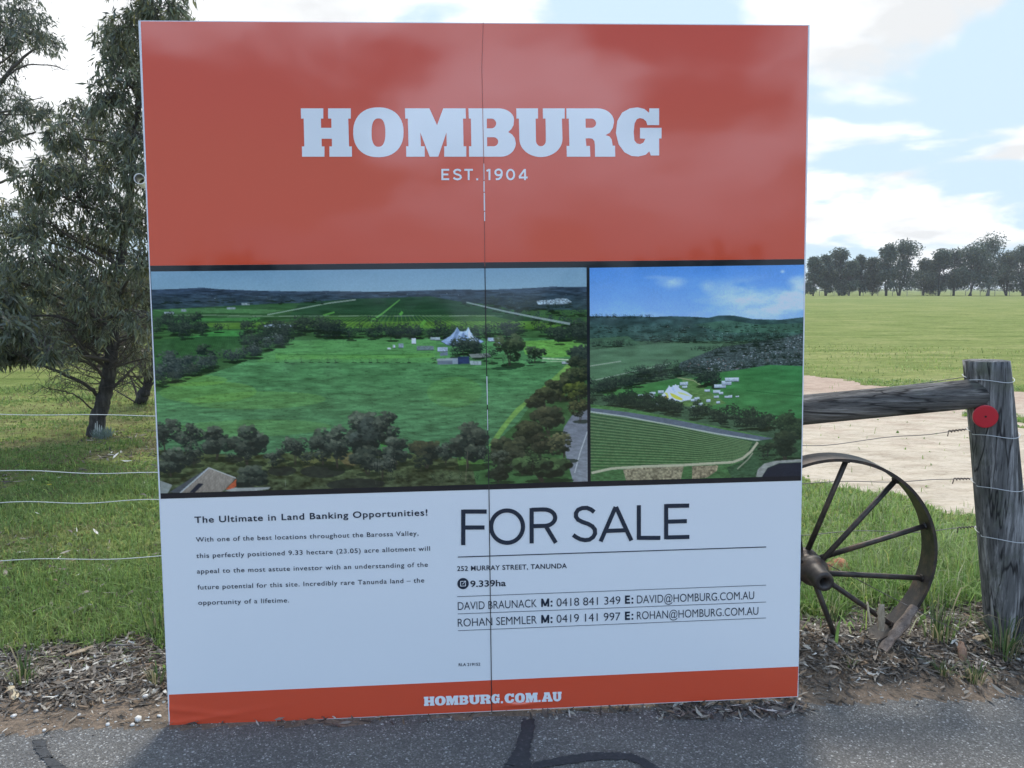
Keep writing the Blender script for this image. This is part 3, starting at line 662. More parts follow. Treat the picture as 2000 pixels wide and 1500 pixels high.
m = in_poly(a.xx, a.yy, np.array([a.pt(*p) for p in PAD])); st = fbm(a.xx*.10, a.yy*.9, 55, 4)
a.im[m] *= (1 + .22*(st[m]-.5))[:, None]
st = sstep(.60, .72, fbm(a.xx*.16, a.yy*.8, 77, 4)); a.im[m] *= (1-.14*st[m])[:, None]
a.zoom(700, 500, .32)
a.poly([(1295,660),(1290,700),(1180,790),(1040,890),(930,1010),(830,1150),(790,1160),(870,1040),(960,930),(1100,820),(1220,710),(1270,660)], (104,138,70), nz=12, alpha=.75)
a.line([(1120,625),(1290,634)], 7, (170,180,160), .85); a.line([(1120,643),(1260,644)], 5, (160,172,150), .7)
# belts behind the paddock
a.belt([(-280,490),(0,492),(300,490),(560,490)], 62, 70, n=18, trunk=True, dark=(26,36,38), lite=(54,68,62))
a.belt([(560,478),(800,490)], 54, 22, n=16); a.belt([(850,488),(1020,478)], 62, 16, n=20); a.belt([(1080,490),(1390,500)], 80, 30, n=20)
a.belt([(620,290),(900,340),(1200,410),(1390,420)], (26, 60), 44, n=14, dark=(32,44,50), lite=(54,68,66)); a.belt([(780,300),(1100,330),(1390,380)], 50, 40, n=12, dark=(34,46,50), lite=(52,66,62))
a.line([(660,284),(900,340),(1100,380),(1290,415)], 7, (130,145,150), .8, 14)
a.poly([(1085,275),(1200,266),(1210,260),(1270,262),(1300,282),(1260,296),(1095,296)], (112,128,142), nz=34, nsx=.45, nsy=.9); a.belt([(1090,310),(1300,312)], 26, 12, n=8)
a.zoom(280, 500, .32)
a.belt([(70,420),(240,440),(340,455)], 76, 10, n=40); a.tree(300,460,70,110,n=60); a.belt([(60,480),(270,490)], 66, 12, n=30); a.belt([(345,470),(460,465)], 50, 7, n=30)
for x in (270,525,600,620,705): a.tree(x,448,22,34,n=14)
a.poly([(740,420),(800,412),(850,416),(920,424),(920,438),(735,436)], (150,165,185), nz=8, nsx=.4, nsy=.6)
a.belt([(620,470),(760,480),(900,470),(1100,470),(1240,480)], 66, 44, n=22); a.tree(930,440,64,60,n=40); a.tree(1060,455,80,70,n=50)
a.poly([(690,500),(760,492),(800,488),(800,498),(690,512)], (110,120,128), nz=4)
a.belt([(600,560),(720,545),(830,520),(910,500)], 66, 26, n=26); a.tree(390,622,110,90,n=80)
a.belt([(80,760),(230,720),(420,680),(560,640),(720,590),(840,545)], (92, 60), 46, n=30, dark=(34,44,46), lite=(78,88,84))
a.belt([(80,800),(200,760),(330,735)], 60, 12, n=22, dark=(34,44,44), lite=(70,78,70))
# row of saplings
for x in (815,873,970,1022,1077,1127,1178,1285,1333,1385,1432,1480,1550,1620): a.tree(x, 650, 34, 34, dark=(44,74,50), lite=(82,112,78), n=12)
# tent and buildings
a.zoom(700, 500, .32)
for x, y, wd, hh, c in ((340,520,26,36,(170,180,190)),(190,566,22,10,(190,200,205)),(220,552,14,18,(150,165,175)),(262,548,30,26,(110,125,140)),(410,562,105,26,(90,105,112)),(470,505,60,18,(130,145,155)),(515,570,62,26,(130,145,165)),(830,510,80,22,(140,155,180)),(860,535,50,18,(120,135,150)),(1268,652,55,16,(130,140,150))):
    a.poly([(x-wd/2,y-hh/2),(x+wd/2,y-hh/2),(x+wd/2,y+hh/2),(x-wd/2,y+hh/2)], c, nz=12, nsx=.5, nsy=.6); a.line([(x-wd/2,y+hh/2),(x+wd/2,y+hh/2)], 4, (34,44,44), .7)
a.poly([(505,522),(560,490),(590,460),(604,434),(618,460),(640,462),(658,458),(672,434),(688,468),(720,500),(768,522),(740,536),(600,552),(540,542)], (150,172,205), (108,130,165), nz=8, nsx=.3, nsy=.5)
a.poly([(604,438),(618,462),(600,500),(560,545),(540,540),(580,500)], (96,118,152), nz=5); a.poly([(640,464),(660,500),(655,545),(610,550),(625,500)], (92,114,150), nz=5); a.poly([(672,438),(690,480),(730,534),(700,540),(670,490)], (172,190,214), nz=5)
a.line([(510,524),(540,542),(600,552),(740,537),(768,523)], 4, (40,52,60), .7)
a.belt([(585,600),(640,600),(700,600),(745,595)], 66, 14, n=34, asp=1.3); a.tree(640,600,80,90,n=70); a.tree(700,600,80,86,n=70)
a.poly([(485,640),(575,632),(575,662),(485,662)], (84,96,110), nz=6); a.poly([(480,628),(578,622),(578,636),(480,642)], (120,132,140), nz=6); a.poly([(575,622),(608,622),(608,658),(575,660)], (110,124,140), nz=8); a.poly([(608,616),(676,612),(680,658),(608,660)], (40,52,82), nz=8)
a.poly([(676,600),(800,592),(810,616),(690,622)], (104,112,112), nz=8); a.poly([(680,640),(750,640),(750,664),(684,664)], (120,134,142), nz=12, nsx=.6); a.poly([(500,590),(545,585),(548,606),(500,610)], (92,106,124), nz=8)
a.tree(460,652,40,36,n=20); a.tree(770,640,50,56,n=34); a.tree(815,655,66,100,n=50,dark=(22,32,30)); a.tree(845,625,60,66,n=40)
a.tree(925,668,150,200,dark=(30,40,34),lite=(80,94,66),n=170); a.tree(885,668,40,70,n=20); a.dab(*a.pt(890,686), 20, 2.6, (30,48,38), .7)
a.tree(1075,650,120,95,n=110,dark=(28,38,32)); a.tree(1040,668,60,50,n=30)
# road at the lower right
a.poly([(1400,930),(1310,960),(1255,1040),(1230,1120),(1260,1200),(1310,1380),(1400,1380)], (92,98,110), (110,116,126), nz=8); a.line([(1395,1070),(1350,1200),(1318,1320)], 5, (170,176,184), .8)
# ground under the near belt
a.zoom(280, 500, .32)
a.poly([(90,1180),(600,1215),(1100,1190),(1500,1190),(2000,1240),(2050,1480),(100,1480)], (62,74,50), (46,54,44), nz=34, nsx=.12, nsy=.25)
for cx, cy, rx, ry in ((850,1310,90,28),(1100,1310,140,38),(300,1250,60,18),(560,1240,60,20),(1300,1390,180,30)):
    c = a.pt(cx, cy); e = a.pt(cx+rx, cy+ry); a.dab(c[0], c[1], abs(e[0]-c[0]), abs(e[1]-c[1]), (30,36,38), .75)
a.poly([(1180,1220),(1320,1190),(1400,1240),(1250,1290)], (96,84,60), nz=20, alpha=.6); a.poly([(960,1250),(1180,1215),(1220,1240),(980,1290)], (92,92,56), nz=20, alpha=.5)
DK, LT = (26,36,36), (84,94,84)
for x, y, w_, h_ in ((140,1200,150,220),(290,1200,130,200),(310,1280,110,150),(445,1240,180,200),(170,1340,190,160),(640,1270,190,220),(540,1255,70,60),(640,1250,60,60),(790,1290,110,90),(840,1250,90,90),(930,1270,130,200),(1010,1270,90,80),(1100,1270,150,210),(1190,1290,160,240),(1360,1250,190,290),(660,1420,220,140)):
    a.tree(x, y, w_, h_, DK, LT, int(40+w_*h_/170))
a.zoom(700, 500, .32)
a.poly([(130,1110),(180,1090),(200,1160),(150,1220)], (62,128,60), nz=10, alpha=.8); a.poly([(590,1180),(760,1170),(770,1300),(620,1310)], (70,108,54), nz=20, alpha=.6)
for x, y, w_, h_, l in ((60,1220,190,270,(76,88,84)),(190,1140,150,180,LT),(60,1330,190,160,(74,84,74)),(240,1270,180,160,LT),(150,1360,130,140,(84,92,84)),(420,1290,200,160,(72,74,56)),(380,1310,90,90,(66,76,52)),(530,1270,120,130,LT),(670,1290,210,260,(84,92,80)),(780,1270,80,110,LT)):
    a.tree(x, y, w_, h_, DK, l, int(40+w_*h_/170))
for i in range(9): a._ln(*a.pt(110+i*10, 1390), *a.pt(90+i*17, 1250-(i % 3)*20), .5, (120,122,116))
a._ln(*a.pt(655,1370), *a.pt(668,1190), .9, (96,92,80))
for x in (205,253,308,458,516,568,622,675,725): a.tree(x, 1392, 30, 84, (18,26,28), (40,54,44), 34, False, False)
a.belt([(1330,660),(1390,640)], 90, 8, n=50)
for x, y, w_, h_, l in ((1350,720,120,110,(66,76,56)),(1330,800,150,120,(72,80,54)),(1230,880,180,140,(72,78,56)),(1140,960,190,150,(74,80,58)),(1330,930,150,160,(96,108,52)),(1350,1010,120,130,(80,84,56)),(1160,1080,190,170,(74,78,60)),(1060,1170,180,180,(70,76,56)),(1110,1240,150,160,(60,62,50)),(920,1290,230,190,(72,78,60)),(860,1300,110,130,LT),(1000,1330,160,150,(60,66,54)),(1250,1250,150,170,(104,104,76)),(1130,1370,300,170,(86,116,74)),(860,1380,160,110,(50,58,50)),(1060,1300,90,130,(70,100,64))):
    a.tree(x, y, w_, h_, (28,36,32), l, int(40+w_*h_/150))
# the tiled roof bottom left
a.zoom(280, 500, .32)
a.poly([(105,1368),(180,1395),(150,1448),(106,1448)], (110,118,120), nz=5)
a.poly([(160,1440),(400,1290),(405,1298),(300,1372),(228,1443)], (62,68,76), nz=6); a.poly([(228,1443),(405,1292),(568,1352),(500,1425),(470,1443)], (122,118,114), (106,102,98), nz=10, nsx=.6, nsy=.2)
for i in range(12): a.line([(250+i*21, 1440-i*.3), (405+i*14, 1297+i*5)], 2, (88,86,84), .55)
a.line([(228,1443),(403,1290)], 7, (150,160,170), .9); a.line([(403,1290),(568,1352)], 6, (150,155,160), .9)
a.poly([(284,1440),(340,1384),(372,1388),(318,1442)], (28,34,46), nz=4); a.poly([(505,1422),(570,1358),(570,1402),(540,1425)], (140,72,52), nz=8)
a.poly([(500,1430),(560,1412),(780,1408),(770,1420),(690,1432),(560,1440)], (122,128,130), nz=8)
a._ln(*a.pt(870,1420), *a.pt(872,1330), .5, (150,160,165))
a.im *= (1 + .09*(fbm(a.xx*.7, a.yy*.7, 9, 2)-.5))[..., None]
a.build('photo_print', Y0*1.5)

# --- the right print: hills, white tent, town, vineyard corner
p = Print([(1151.2, 523.2), (1570, 517.2), (1564.2, 929.5), (1153.6, 939.5)], 400, 300)
p.zoom(1130, 500, .32)
p.poly([(60,50),(1400,40),(1400,1400),(60,1400)], (56,78,62), nz=10)
p.poly([(60,50),(1400,40),(1400,420),(60,420)], (66,118,188), (124,158,206), nz=4, nsx=.012, nsy=.02)
cl = sstep(.46, .75, fbm(p.xx*.012, p.yy*.03, 401, 5)); yy = p.yy/p.h; xx = p.xx/p.w
cm = np.clip(cl*sstep(.03, .12, yy)*sstep(.30, .20, yy)*(.25+.9*sstep(.45, .9, xx)), 0, 1)*.75
p.im = p.im*(1-cm[..., None]) + np.array((176,194,218.))*cm[..., None]
for cx, cy, rx, ry, al in ((560,160,110,40,.55),(780,180,60,40,.3),(1000,265,330,36,.55),(1200,240,200,60,.35),(1330,160,80,50,.5),(1240,95,20,14,.6),(470,130,90,16,.3)):
    c = p.pt(cx, cy); e = p.pt(cx+rx, cy+ry); X = (p.xx-c[0])/(e[0]-c[0]); Y = (p.yy-c[1])/(e[1]-c[1]); m = np.clip(1-np.hypot(X, Y), 0, 1)*al*(.4+1.2*fbm(p.xx*.05, p.yy*.09, int(cx), 4)); p.im = p.im*(1-m[..., None]) + np.array((180,196,220.))*m[..., None]
p.poly([(66,368),(250,370),(330,366),(430,374),(560,368),(700,372),(790,378),(850,364),(940,364),(990,372),(1060,386),(1230,390),(1370,374),(1380,520),(66,520)], (46,66,72), (54,80,72), nz=22, nsx=.05, nsy=.12)
p.poly([(700,420),(900,392),(1100,420),(1372,410),(1372,470),(900,470)], (62,94,78), nz=16, nsx=.05, nsy=.1, alpha=.6)
p.belt([(70,372),(450,374)], 16, 50, n=3, dark=(36,48,54), lite=(44,56,58))
for yb in (440, 465, 500, 520): p.belt([(70,yb),(700,yb-4),(1370,yb-6)], 26, 60, n=6, dark=(32,44,48), lite=(50,66,62))
p.specks([(420,425),(1300,440),(1300,500),(400,500)], 60, [(150,165,175),(110,125,130)], .4, .9)
p.poly([(68,505),(300,490),(380,545),(66,560)], (60,86,70), nz=10); p.belt([(70,545),(250,550),(490,545)], 34, 30, n=12); p.belt([(480,522),(900,530),(1240,500)], 34, 52, n=12)
p.poly([(68,575),(500,532),(880,536),(850,580),(620,650),(68,765)], (68,94,76), (74,104,80), nz=10, nsx=.03, nsy=.2); p.line([(68,672),(260,642)], 6, (140,150,140), .7)
p.line([(68,765),(300,712),(560,655)], 5, (140,150,142), .7); p.belt([(680,570),(830,572)], 18, 16, n=6)
# town
p.poly([(620,650),(850,560),(1250,500),(1372,470),(1372,690),(1000,690),(700,720),(600,690)], (58,70,72), nz=24, nsx=.3, nsy=.4)
p.belt([(760,620),(1000,560),(1250,520)], 40, 36, n=12)
p.specks([(1000,590),(1240,520),(1368,480),(1368,640),(1120,660),(1000,630)], 420, [(142,152,166),(104,114,124),(96,94,96),(78,88,92)], .5, 1.3)
p.specks([(640,660),(860,625),(1010,640),(1000,690),(760,710),(640,690)], 190, [(146,156,170),(110,120,128),(112,92,90),(80,90,94)], .5, 1.4)
p.belt([(1000,600),(1180,570),(1368,560)], 26, 34, n=8); p.belt([(640,690),(900,690),(1130,670),(1368,655)], 34, 50, n=12); p.belt([(1050,630),(1368,610)], 24, 34, n=8)
# paddock
GP = [(140,830),(330,795),(620,742),(690,745),(850,715),(1160,665),(1368,672),(1368,1040),(1180,1030),(820,940),(600,905),(340,880),(160,850)]
p.poly(GP, (62,106,62), (52,102,64), nz=12, nsx=.03, nsy=.15, dirn='x')
p.poly([(620,742),(690,745),(760,800),(900,900),(700,925),(480,880),(640,780)], (92,110,70), nz=18, alpha=.55); p.line([(1020,820),(1360,856)], 5, (36,78,48), .8)
p.line([(600,742),(700,760),(760,800)], 6, (150,150,124), .7)
p.belt([(80,840),(250,800),(430,760),(620,730)], (66, 48), 50, n=26); p.belt([(300,740),(450,720),(590,700)], 46, 20, n=20); p.belt([(640,720),(760,730)], 40, 12, n=18)
p.belt([(745,790),(870,780)], 60, 14, n=34, asp=1.2)
# sheds, vans
for x, y, w_, h_ in ((860,795,70,22),(900,775,60,26),(930,755,80,24),(960,755,30,22),(840,828,44,18),(782,822,34,14),(640,780,50,20),(645,800,30,14),(590,800,40,20),(438,855,46,22),(380,855,40,20),(450,838,36,14),(500,830,36,18),(410,898,34,14),(480,905,30,10),(590,918,24,14),(700,880,36,16),(720,870,30,16),(742,905,26,18),(788,884,26,18),(848,894,24,14),(838,860,30,14),(900,860,26,12),(922,858,22,16),(965,858,20,8),(695,922,26,14),(866,838,26,14)):
    p.poly([(x-w_/2,y-h_/2),(x+w_/2,y-h_/2-2),(x+w_/2,y+h_/2-2),(x-w_/2,y+h_/2)], (168,182,198), (106,120,138), nz=8, nsx=.6, nsy=.6); p.line([(x-w_/2,y+h_/2),(x+w_/2,y+h_/2)], 4, (36,56,44), .6)
p.poly([(480,866),(520,835),(545,800),(550,788),(558,800),(575,796),(590,782),(604,800),(625,815),(660,830),(692,852),(680,876),(620,888),(540,892),(490,882)], (196,206,222), (170,184,206), nz=4)
p.poly([(520,832),(540,836),(548,860),(540,882),(524,866),(534,850)], (204,172,84), nz=3); p.poly([(555,835),(575,840),(610,858),(635,872),(625,882),(590,872),(565,856)], (204,168,72), nz=3); p.poly([(598,826),(640,836),(685,856),(660,852),(610,840)], (196,178,120), nz=3)
p.poly([(560,800),(575,797),(590,830),(580,838)], (150,166,196), nz=3); p.specks([(490,882),(540,890),(680,876),(682,884),(540,900),(488,890)], 30, [(50,60,70),(200,208,214)], .5, .9)
p.belt([(70,890),(200,905),(330,915),(520,940),(700,975),(900,1000),(1080,1040),(1190,1050)], (62, 80), 80, n=34, dark=(26,38,36), lite=(48,64,52)); p.belt([(250,905),(420,935),(640,950)], 56, 20, n=26, dark=(24,36,34), lite=(46,62,52)); p.belt([(1180,1080),(1260,1075),(1360,1085)], 90, 12, n=50, dark=(28,42,36), lite=(56,76,56)); p.tree(1155,1050,80,70,n=60,dark=(28,42,36))
# road and vineyard corner
p.poly([(76,905),(300,930),(700,1010),(1150,1100),(1130,1110),(620,1030),(76,935)], (64,100,62), nz=14)
p.poly([(74,926),(300,952),(620,1004),(900,1062),(1195,1114),(1130,1130),(860,1086),(560,1030),(280,978),(74,950)], (78,88,102), nz=6); p.line([(74,950),(280,979),(560,1031),(860,1087),(1130,1130)], 9, (146,156,158), .9)
V = [(76,955),(280,982),(560,1036),(860,1092),(1060,1130),(1040,1180),(990,1230),(930,1255),(600,1270),(300,1282),(80,1310)]
p.poly(V, (58,84,62), (54,86,54), nz=10)
mv = in_poly(p.xx, p.yy, np.array([p.pt(*q) for q in V]))
for i in range(22):
    t = i/21; y0 = 955+t*400; p.line([(70, y0), (560, y0+75-t*90), (1060, y0+185-t*230)], 4.2, (126,142,106), .55); p.line([(70, y0+6), (560, y0+81-t*90), (1060, y0+191-t*230)], 6, (38,60,46), .45)
p.poly([(76,1305),(300,1282),(620,1272),(940,1256),(1010,1250),(1000,1400),(76,1400)], (58,88,58), nz=14)
p.poly([(270,1300),(400,1285),(640,1280),(620,1366),(290,1372)], (112,108,92), nz=26, nsx=.3, nsy=.3); p.poly([(690,1280),(850,1275),(840,1310),(780,1350),(690,1360)], (110,104,88), nz=26, nsx=.3, nsy=.3)
p.poly([(1060,1130),(1200,1110),(1360,1120),(1360,1240),(1180,1250),(1060,1360),(940,1370),(900,1290),(1000,1250)], (48,72,54), nz=16)
p.line([(80,1322),(200,1295),(400,1282),(640,1274),(940,1256),(1000,1232),(1050,1190),(1090,1135)], 15, (154,152,136), .9); p.line([(965,1298),(1030,1240),(1060,1200)], 8, (140,140,126), .7)
p.tree(1260,1240,200,160,(28,40,36),(56,70,54),190); p.tree(1150,1215,110,80,(28,40,36),(56,70,54),70); p.tree(1120,1240,60,50,n=30)
p.poly([(1080,1345),(1090,1300),(1130,1265),(1200,1248),(1358,1238),(1358,1256),(1220,1262),(1150,1290),(1115,1345)], (120,124,124), nz=10)
p.poly([(1112,1400),(1118,1340),(1150,1292),(1220,1264),(1360,1258),(1360,1400)], (30,36,48), nz=4)
for x, y in ((288,985),(780,1070)): p._ln(*p.pt(x, y), *p.pt(x-2, y-70), .4, (40,50,50))
p.im *= (1 + .12*(fbm(p.xx*.7, p.yy*.7, 19, 2)-.5))[..., None]
p.build('photo_print', Y0*1.5)
# ------------------------------------------------------------------ fence: strainer post, stay rail, wires
FN = lambda x: 3.32 + .065*x                       # line of the fence
def at_fence(px, py, back=0.0):
    d = ray(px, py); t = (3.32 + back) / (d[1] - .065*d[0]); return C0 + d*t
def m_timber(name, dark, mid, light, stretch):
    m, nt, b = mat(name); L = nt.links.new
    n1 = noise(nt, 1.0, 9, .68, stretch=stretch); n2 = noise(nt, 5, 6, .6); n3 = noise(nt, 1.0, 5, .6, stretch=tuple(3.1*s for s in stretch))
    c = ramp(nt, n1, [(.32, dark), (.5, mid), (.66, light)])
    c = mixc(nt, mrange(nt, n2, .56, .7), c, (.105,.112,.085))
    c = mixc(nt, 1.0, c, ramp(nt, n3, [(.34, (.35,.35,.36)), (.46, (1,1,1)), (.66, (1.15,1.15,1.15))]), 'MULTIPLY')
    n4 = noise(nt, 1.0, 3, .5, stretch=tuple(.42*s for s in stretch), dist=.3)          # long drying splits
    c = mixc(nt, 1.0, c, ramp(nt, n4, [(.455, (1,1,1)), (.470, (.16,.15,.15)), (.478, (.16,.15,.15)), (.492, (1,1,1))]), 'MULTIPLY')
    L(c, b.inputs['Base Color']); b.inputs['Roughness'].default_value = .9
    h = nd(nt, 'ShaderNodeMath', operation='ADD'); L(n1, h.inputs[0]); L(n3, h.inputs[1]); bump(nt, b, h.outputs[0], .9, .012); return m
M_POST = m_timber('weathered_post', (.070,.069,.068), (.135,.133,.130), (.39,.38,.37), (30, 30, 2.6))
M_RAIL = m_timber('weathered_rail', (.045,.042,.039), (.105,.098,.090), (.25,.235,.215), (2.2, 34, 34))
PB = at_ground(1988, 1246, .03); PT0 = at_y(1926, 704, PB[1] + .02)
def log(b, A, B, ra, rb, n=26, m=26, seed=3, cut=0.0, endtaper=0):
    A = np.array(A, float); B = np.array(B, float); t = (B-A)/np.linalg.norm(B-A); a = np.array([0, 0, 1.]) if abs(t[2]) < .8 else np.array([0, 1., 0]); u = np.cross(a, t); u /= np.linalg.norm(u); w_ = np.cross(t, u)
    vs = []
    for i in range(m):
        s = i/(m-1); P = A + (B-A)*s; r = ra + (rb-ra)*s
        if endtaper and s > 1-endtaper: r *= 1 - .35*((s-1+endtaper)/endtaper)**2
        for k in range(n):
            an = 2*math.pi*k/n; rr = r*(1 + .05*(vnoise(3*math.cos(an)+9, 3*math.sin(an)+s*2.2, seed)-.5)*2 + .022*(vnoise(8*math.cos(an)+9, 8*math.sin(an)+s*1.3, seed+5)-.5)*2)
            off = cut*math.cos(an)*(s == 1)
            vs.append(P + rr*(math.cos(an)*u + math.sin(an)*w_) + t*off)
    fs = [(i*n+k, i*n+(k+1) % n, (i+1)*n+(k+1) % n, (i+1)*n+k) for i in range(m-1) for k in range(n)] + [tuple(range(n-1, -1, -1)), tuple((m-1)*n+k for k in range(n))]
    b.add(vs, fs)
post = empty('fence_post', tuple(PB), label='thick grey weathered round timber post with a red disc nailed on it', cat='post')
b = MB(); PT = PT0 - PB; PR0, PR1 = .102, .089
log(b, (PB-PB)+np.array([-.005, 0, -.15]), PT, PR0, PR1, 30, 36, 3, cut=-.012); pp = b.build('timber', M_POST, post, True)
def on_post(z):                                     # axis point at height z (world)
    s = (z - PB[2] + .15) / (PT[2] + .15); return PB + np.array([-.005, 0, -.15]) + (PT - np.array([-.005, 0, -.15]))*s
# red disc
zd = at_y(1914, 817, PB[1]-.11)[2]; ax = on_post(zd); nrm = np.array([-.30, -.95, 0]); nrm /= np.linalg.norm(nrm); tx = np.cross([0, 0, 1], nrm); tx = tx/np.linalg.norm(tx); cc = ax + nrm*(PR1+.008) - tx*.046*np.sign(tx[0]) - PB
b = MB(); n = 40; rd = .049
vs = []
for (r, d) in ((.0005, .0046), (rd*.5, .0050), (rd*.93, .0046), (rd, .003), (rd, -.006)):
    vs += [cc + nrm*d + r*(math.cos(2*math.pi*k/n)*tx + math.sin(2*math.pi*k/n)*np.array([0, 0, 1.])) for k in range(n)]
b.add(vs, [(i*n+k, i*n+(k+1) % n, (i+1)*n+(k+1) % n, (i+1)*n+k) for i in range(4) for k in range(n)])
mr_, nt_, b_ = mat('red_reflector'); b_.inputs['Base Color'].default_value = (.50, .016, .030, 1); b_.inputs['Roughness'].default_value = .3
b.build('reflector', mr_, post)
b = MB(); b.tube([cc+nrm*.001, cc+nrm*.0075], .0045, 10); b.build('nail_head', simple('rusty_nail', (.05,.03,.028), .7, .6), post)
# stay rail
A = at_fence(1180, 838, .06); B_ = on_post(at_y(1905, 768, PB[1])[2]) + np.array([-.045, -.02, 0])
rail = empty('fence_rail', tuple(A), label='dark cracked round timber rail running from behind the board into the post', cat='rail')
b = MB(); log(b, B_-A, A-A, .064, .070, 24, 40, 11); b.build('timber', M_RAIL, rail, True).data.materials[0]
# wires
M_WIRE = simple('galvanised_wire', (.46,.47,.47), .5, .35); M_TIE = simple('bright_tie_wire', (.62,.63,.63), .5, .2); M_RUST = simple('rusty_wire', (.13,.10,.085), .7, .3)
_nt = M_WIRE.node_tree; _g = nd(_nt, 'ShaderNodeNewGeometry'); _s = nd(_nt, 'ShaderNodeSeparateXYZ'); _nt.links.new(_g.outputs['Position'], _s.inputs[0])   # bright on the left, weathered on the right
_nt.links.new(mixc(_nt, mrange(_nt, _s.outputs[0], -.6, .8), (.58,.59,.56), (.22,.20,.185)), _nt.nodes['Principled BSDF'].inputs['Base Color'])
def wire(left, right, knot, label, mt, seed, wob=.006, r=.0018):
    """left, right: pixel points the wire passes at the frame's left and right; knot: where it twists before the post"""
    rg = np.random.default_rng(seed); P = []
    L0 = at_fence(*left[0]); L1 = at_fence(*left[1])
    pts = [L0 + (L0-L1)*1.4, L0, L1] + [at_fence(*q) for q in right]; pts = [np.array(p) for p in pts]
    cum = np.r_[0, np.cumsum([np.linalg.norm(pts[i+1]-pts[i]) for i in range(len(pts)-1)])]
    arr = np.array(pts); d = np.linspace(0, cum[-1], 160)
    Q = np.stack([np.interp(d, cum, arr[:, k]) for k in range(3)], -1)
    Q[:, 2] += wob*np.sin(d*2*math.pi/rg.uniform(.5, .62) + rg.uniform(0, 6))*sstep(0, .3, cum[-1]-d) + .3*wob*np.sin(d*11+rg.uniform(0, 6))*sstep(0, .3, cum[-1]-d)
    o = empty('fence_wire', tuple(Q[0]), label=label, cat='wire', group='fence wires')
    b = MB(); b.tube([q-Q[0] for q in Q], r, 6); b.build('strand', mt, o, True)
    e = Q[-1]; ax = on_post(e[2]); R = PR1*1.0 + (PR0-PR1)*np.clip(1-(e[2]-PB[2])/PT[2], 0, 1) + .0035
    R *= 1.05
    v = (e-ax)[:2]; a0 = math.atan2(v[1], v[0]); lp = [e]
    for i in range(0, 41):                          # round the front of the post, then behind
        a = math.pi*1.06 + (2*math.pi*.98)*i/40; lp.append(np.array([ax[0]+R*math.cos(a), ax[1]+R*math.sin(a), e[2]+.012*i/40 + .006*math.sin(i*.4)]))
    if knot:
        dirv = Q[-8]-e; dirv /= np.linalg.norm(dirv); side = np.cross(dirv, [0, 0, 1.]); side /= np.linalg.norm(side); upv = np.cross(side, dirv); K = []
        for i in range(60):
            t = i/59; ph = t*2*math.pi*5.5; rad = .0042*(.7+.6*t); K.append(e + dirv*(.012+.085*t) + rad*(math.cos(ph)*upv + math.sin(ph)*side))
        K.append(K[-1] + dirv*.004 - upv*.016); b = MB(); b.tube([k-Q[0] for k in K], r*1.25, 6); b.build('twist', M_RUST, o, True)
        lp.append(K[0])
    b = MB(); b.tube([k-Q[0] for k in lp], r*.9, 6); b.build('loop', M_TIE, o, True)
wire([(0,809),(305,812)], [(1568,775),(1700,762),(1888,736)], False, 'topmost fence wire, lying along the top of the timber rail', M_WIRE, 1, .002)
wire([(0,920),(308,925)], [(1600,868),(1700,860),(1800,849),(1892,838)], True, 'second fence wire from the top, twisted just below the red disc', M_WIRE, 2, .005)
wire([(0,983),(310,978)], [(1570,943),(1700,941),(1800,938),(1902,935)], True, 'third fence wire from the top, crossing behind the upper wheel spokes', M_WIRE, 3, .006)
wire([(0,1096),(318,1087)], [(1568,1042),(1700,1040),(1820,1035),(1910,1028)], True, 'lowest fence wire, crossing the middle of the wheel', M_WIRE, 4, .007)

# ------------------------------------------------------------------ the old iron wheel
wc = at_y(1617, 1085, 3.20); RW = .445
wheel = empty('iron_wheel', tuple(wc), label='old dark iron wagon wheel standing in leaf litter behind the right edge of the board', cat='wheel')
wheel.rotation_euler = (R_(2), 0, R_(1))
m, nt, b_ = mat('old_iron'); n1 = noise(nt, 16, 8, .66)
nt.links.new(ramp(nt, n1, [(.3, (.026,.023,.022)), (.5, (.052,.043,.038)), (.62, (.095,.066,.048)), (.75, (.16,.095,.06))]), b_.inputs['Base Color']); b_.inputs['Roughness'].default_value = .5; b_.inputs['Metallic'].default_value = .35; bump(nt, b_, n1, .5, .006); M_IRON = m
b = MB(); n = 120; hw = .054; prof = [(RW, -hw), (RW, hw), (RW-.011, hw), (RW-.013, -hw)]; vs = []
for k in range(n):
    a = 2*math.pi*k/n; wb = 1 + .004*math.sin(3*a+1)
    vs += [(r*wb*math.cos(a), y, r*wb*math.sin(a)) for r, y in prof]
b.add(vs, [(k*4+i, k*4+(i+1) % 4, ((k+1) % n)*4+(i+1) % 4, ((k+1) % n)*4+i) for k in range(n) for i in range(4)])
b.build('rim', M_IRON, wheel)
b = MB(); n = 28; prof = [(.026,-.165),(.048,-.165),(.052,-.15),(.054,-.09),(.062,-.07),(.080,-.055),(.082,-.03),(.066,-.015),(.064,.02),(.080,.03),(.082,.06),(.06,.075),(.054,.13),(.03,.13),(.026,.05)]; vs = []
for k in range(n):
    a = 2*math.pi*k/n; vs += [(.8*r*math.cos(a), y, .8*r*math.sin(a)) for r, y in prof]
m_ = len(prof); b.add(vs, [(k*m_+i, k*m_+(i+1) % m_, ((k+1) % n)*m_+(i+1) % m_, ((k+1) % n)*m_+i) for k in range(n) for i in range(m_)])
hub = b.build('hub', M_IRON, wheel, True)
hubdx, hubdz = -.080, -.050
hub.location = (hubdx, 0, hubdz)
